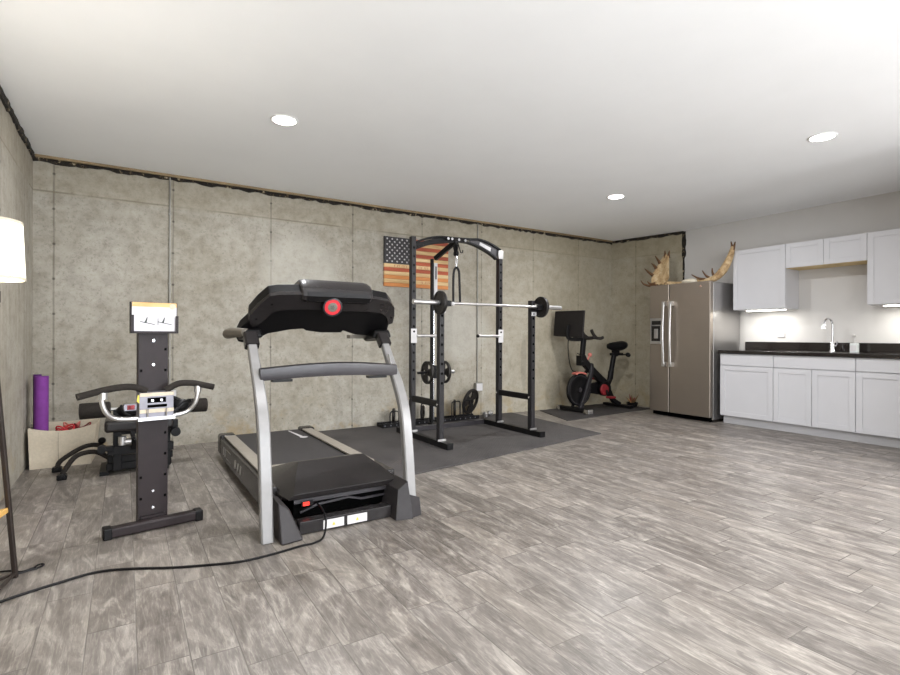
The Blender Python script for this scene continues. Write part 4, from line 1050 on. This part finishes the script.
# ------------------------------------------------------------------ exercise bike
by = 5.18; bz = 0.009
t = bike = thing('exercise_bike', (5.750, by, bz), 'black exercise bike with a large screen, on the mat beside the refrigerator', 'exercise bike')
build('front_foot', MB().tube([(5.350,4.93,bz+0.035),(5.350,5.50,bz+0.035)], sec=(0.085,0.045), smooth=1), 'blk', t)
for a in (4.93, 5.46): build('wheel', MB().cyl((5.300,a,bz+0.030),(5.300,a+0.035,bz+0.030),0.029), 'griptan', t)
for a in (4.905, 5.501): build('foot_end', MB().box((5.310,a,bz),(5.395,a+0.024,bz+0.060)), 'brushed', t, bevel=0.006)
build('rear_foot', MB().tube([(6.260,4.95,bz+0.03),(6.260,5.46,bz+0.03)], sec=(0.07,0.04), smooth=1), 'blk', t)
build('frame_fork', MB().tube([(5.380,5.125,bz+0.05),(5.500,5.12,0.33),(5.600,5.13,0.56),(5.640,5.17,0.68)], sec=(0.062,0.045), up=(0,1,0)), 'rackgrey', t, label='grey front fork leg')
mb = MB().tube([(5.450,by,0.80),(5.520,by,0.70),(5.700,by,0.555),(5.970,by,0.36)], sec=(0.075,0.105), up=(0,0,1))
mb.tube([(5.600,by,0.62),(5.520,5.27,0.40),(5.380,5.28,bz+0.05)], sec=(0.04,0.03), up=(0,1,0))
mb.tube([(5.970,by,0.36),(6.030,by,0.26),(6.120,by,0.13),(6.260,by,bz+0.045)], sec=(0.055,0.07), up=(0,0,1))
mb.tube([(5.950,by,0.33),(6.040,by,0.42),(6.070,by,0.56)], sec=(0.05,0.07), up=(1,0,0))
build('main_frame', mb, 'blk', t)
build('handlebar_post', MB().tube([(5.460,by,0.66),(5.475,by,0.85),(5.500,by,1.045)], sec=(0.07,0.055), up=(0,1,0)), 'blk', t)
mb = MB().tube([(5.500,by-0.19,1.065),(5.500,by-0.12,1.045),(5.500,by,1.045),(5.500,by+0.12,1.045),(5.500,by+0.19,1.065)], 0.021, n=10)
for s in (-1, 1):
    mb.tube([(5.500,by+s*0.05,1.05),(5.620,by+s*0.07,1.055),(5.740,by+s*0.085,1.045),(5.800,by+s*0.085,1.060)][::1], 0.022, n=10)
    mb.tube([(5.680,by+s*0.08,1.05),(5.600,by+s*0.09,1.10),(5.555,by+s*0.09,1.165)], 0.022, n=10)
build('handlebar', mb, 'foamgrip', t)
mb = MB().tube([(5.460,by,0.80),(5.400,by-0.03,0.815),(5.320,by-0.05,0.835)], 0.008, n=8); mb.box((5.400,by-0.05,0.66),(5.470,by+0.05,0.80)); mb.tube([(5.420,by-0.05,0.72),(5.360,by-0.09,0.73)],0.012,n=8)
build('adjuster_lever', mb, 'blk2', t, bevel=0.004)
build('resistance_knob', MB().lathe((5.555,by,0.71), (0.5,-0.1,0.85), [(0,0.012),(0.09,0.012),(0.095,0.026),(0.125,0.030),(0.14,0.018)], 16), 'pink', t, label='salmon red resistance knob')
# flywheel: disc with a rim and guard
mb = MB().lathe((5.400,by-0.022,0.318), (0,1,0), [(0.0,0.05),(0.0,0.17),(-0.006,0.185),(-0.006,0.222),(0.0,0.229),(0.036,0.229),(0.042,0.222),(0.042,0.185),(0.036,0.17),(0.036,0.05)], 48)
fw = build('flywheel', mb, 'blk2', t)
build('flywheel_ring', MB().lathe((5.400,by-0.0295,0.318), (0,1,0), [(0.0,0.198),(0.0,0.206),(0.002,0.206),(0.002,0.198)], 48, closed=True).cyl((5.400,by-0.04,0.318),(5.400,by-0.0225,0.318),0.03), 'tpurple', fw)
mb = MB()
rs = []
for i in range(13):
    a = math.radians(62 + i*4.2); ca, sa = math.cos(a), math.sin(a)
    rs.append([(5.40+ca*rr, y, 0.318+sa*rr) for rr, y in ((0.236,by-0.045),(0.255,by-0.04),(0.255,by+0.04),(0.236,by+0.045))])
mb.rings(rs)
build('wheel_guard', mb, 'pink', t, label='salmon coloured wheel guard')
mb = MB().lathe((5.920,by-0.05,0.31), (0,1,0), [(0,0.09),(0.0,0.10),(0.02,0.11),(0.08,0.11),(0.10,0.10)], 28)
mb.prism([(5.420,0.36),(5.920,0.42),(5.920,0.21),(5.420,0.29)], by+0.028, by+0.06, 'y')
build('belt_cover', mb, 'blk2', t)
mb = MB().lathe((5.855,by-0.085,0.30), (0,1,0), [(0,0.03),(0.0,0.075),(0.012,0.082),(0.028,0.08)], 24)
build('crank_disc', mb, 'dred', t, label='dark red crank disc')
mb = MB().tube([(5.870,by-0.10,0.30),(5.885,by-0.105,0.20)], sec=(0.03,0.018), smooth=1, up=(0,1,0)); mb.tube([(5.900,by+0.11,0.31),(5.920,by+0.11,0.44)], sec=(0.03,0.018), smooth=1, up=(0,1,0))
cr = build('crank', mb, 'blk', t)
build('pedal', MB().box((5.830,by-0.21,0.185),(5.940,by-0.115,0.212)), 'dred', cr, bevel=0.006)
build('pedal', MB().box((5.870,by+0.12,0.43),(5.970,by+0.21,0.455)), 'dred', cr, bevel=0.006)
build('seat_post', MB().tube([(6.060,by,0.44),(6.090,by,0.60),(6.140,by,0.80)], sec=(0.065,0.055), up=(0,1,0)), 'blk', t)
build('seat_slider', MB().box((6.070,by-0.025,0.79),(6.320,by+0.025,0.83)), 'blk', t, bevel=0.004)
rs = []
for x, w, z, hgt in ((6.000,0.022,0.935,0.028),(6.050,0.034,0.937,0.040),(6.130,0.048,0.935,0.050),(6.210,0.085,0.938,0.055),(6.280,0.105,0.945,0.058),(6.330,0.10,0.950,0.052),(6.360,0.06,0.952,0.035)):
    rs.append([(x, by+w*math.cos(a), z+1.45*hgt*math.sin(a)*(0.75 if math.sin(a) > 0 else 1.0)) for a in [2*PI*k/14 for k in range(14)]])
build('seat', MB().rings(rs), 'blk2', t, sharp=60)
build('seat_clamp', MB().box((6.120,by-0.03,0.83),(6.230,by+0.03,0.89)), 'blk2', t, bevel=0.004)
mb = MB().tube([(6.300,by-0.12,0.815),(6.320,by-0.05,0.80),(6.320,by+0.05,0.80),(6.300,by+0.12,0.815)], 0.010, n=8)
for s in (-1, 1): mb.lathe((6.320,by+s*0.11,0.80), (0.3,0,0.4), [(-0.02,0.030),(0,0.040),(0.02,0.034)], 14)
build('weight_holder', mb, 'blk2', t)
# screen seen from behind, its stem and cable
scx = 5.38
mb = MB().slab([(5.235,4.960,1.055),(5.235,5.525,1.080),(5.270,5.525,1.440),(5.270,4.960,1.432)], (0.028,0,-0.003))
scr = build('screen', mb, 'screenb', t, bevel=0.008, seg=3)
build('screen_glass', MB().slab([(5.2705,4.975,1.07),(5.2705,5.51,1.092),(5.2995,5.51,1.425),(5.2995,4.975,1.418)], (0.0015,0,0)), 'void', scr)
mb = MB().tube([(5.235,5.225,1.235),(5.225,5.23,1.14),(5.245,5.23,1.055),(5.320,5.22,1.03),(5.500,5.20,1.03)], sec=(0.05,0.035), up=(0,1,0))
build('screen_arm', mb, 'blk', t)
build('screen_cable', MB().tube([(5.245,5.225,1.06),(5.240,5.23,0.95),(5.270,5.24,0.75),(5.320,5.235,0.60),(5.370,5.20,0.575)], 0.007, n=8), 'blk2', t)
bike.location.x += 0.035
# small dried arrangement on the floor by the fridge
t = thing('dried_arrangement', (6.45, 5.30, 0.009), 'small dark bowl of dried brown and red stems on the mat beside the refrigerator', 'dried plant')
build('bowl', MB().lathe((6.49,5.10,0.0095), (0,0,1), [(0,0.05),(0.02,0.075),(0.07,0.085),(0.072,0.078),(0.03,0.06)], 20), 'blk2', t)
mb = MB(); mb2 = MB()
for k in range(12):
    a = 2*PI*k/12; r = 0.05+0.025*(k % 3)
    p = [(6.49,5.10,0.05),(6.49+0.5*r*math.cos(a),5.10+0.5*r*math.sin(a),0.11),(6.49+r*math.cos(a),5.10+r*math.sin(a),0.14+0.02*(k % 4))]
    (mb if k % 3 else mb2).tube(p, radii=[0.008,0.010,0.003], n=6)
build('stems', mb, 'dried', t); build('red_stems', mb2, 'dred', t)

# ------------------------------------------------------------------ lights
def area(name, loc, size, power, rot=(0,0,0), col=(1,1,1), sizey=None, shape=None):
    l = bpy.data.lights.new(name, 'AREA'); l.energy = power; l.color = col
    l.size = size
    if sizey: l.shape = 'RECTANGLE'; l.size_y = sizey
    if shape: l.shape = shape
    o = bpy.data.objects.new(name, l); COL.objects.link(o); o.location = loc; o.rotation_euler = rot
    return o
WARM = (0.97, 0.98, 1.0); COOL = (0.90, 0.95, 1.0)
for i, p in enumerate(LL + [(0.958,1.81,H), (0.958,-0.6,H), (4.5,-0.6,H), (2.7,-2.0,H)]):
    area('downlight_and_fill_lamp', (p[0], p[1], p[2]-0.012), 0.12, (36, 30, 16, 22, 25, 12, 22)[i], (0,0,0), WARM, shape='DISK')
pl = bpy.data.lights.new('lamp_bulb_light', 'POINT'); pl.energy = 16; pl.color = (1.0, 0.95, 0.88); pl.shadow_soft_size = 0.04
po = bpy.data.objects.new('lamp_bulb_light', pl); COL.objects.link(po); po.location = (LX, LY, 1.47)
# unseen fill lamp added behind the viewer
area('viewer_side_fill', (1.45, YF+0.02, 1.3), 3.4, 195, (math.radians(90+12), 0, 0), COOL, sizey=1.95)
area('downlight_and_fill_lamp', (5.08, -2.9, H-0.012), 0.3, 420, (0,0,0), WARM, shape='DISK')  # unseen lamp added so the partition shades the kitchen floor strip
area('narrow_fill_lamp', (4.875, YF+0.02, 1.15), 0.62, 60, (math.radians(90), 0, 0), COOL, sizey=2.1)  # unseen narrow fill lamp, added for the shade edge at the partition
area('strip_lamp', (6.62, 3.25, 1.388), 0.44, 3.6, (0,0,PI/2), (1,0.99,0.95), sizey=0.03)
area('strip_lamp', (6.62, 1.80, 1.388), 0.58, 4.4, (0,0,PI/2), (1,0.99,0.95), sizey=0.03)
# unseen up-facing fill lamp added to brighten the ceiling, like a bounced flash
area('ceiling_bounce_fill', (0.9, -1.3, 0.35), 2.8, 45, (PI, 0, 0), (0.95, 0.975, 1.0), sizey=2.4)
w = bpy.data.worlds.new('World'); scn.world = w; w.use_nodes = True
w.node_tree.nodes['Background'].inputs[0].default_value = (0.8, 0.88, 1.0, 1); w.node_tree.nodes['Background'].inputs[1].default_value = 0.6

# ------------------------------------------------------------------ camera
cam = bpy.data.cameras.new('camera'); co = bpy.data.objects.new('camera', cam); COL.objects.link(co)
cam.sensor_fit = 'HORIZONTAL'; cam.sensor_width = 36.0; cam.lens = 36.0*514/900
cam.shift_y = (336.2-337.5)/900.0
a = math.atan(325/514.0)
co.rotation_euler = (Matrix.Rotation(-a, 4, 'Z') @ Matrix.Rotation(PI/2, 4, 'X') @ Matrix.Rotation(0.0035, 4, 'Z')).to_euler()
co.location = (0, 0, 1.07); cam.clip_start = 0.05
scn.camera = co
scn.view_settings.view_transform = 'Standard'; scn.view_settings.look = 'None'
scn.view_settings.gamma = 1.0; scn.view_settings.use_curve_mapping = False
scn.view_settings.exposure = 0.30
for o in list(bpy.data.objects):
    if 'base' in o: del o['base']
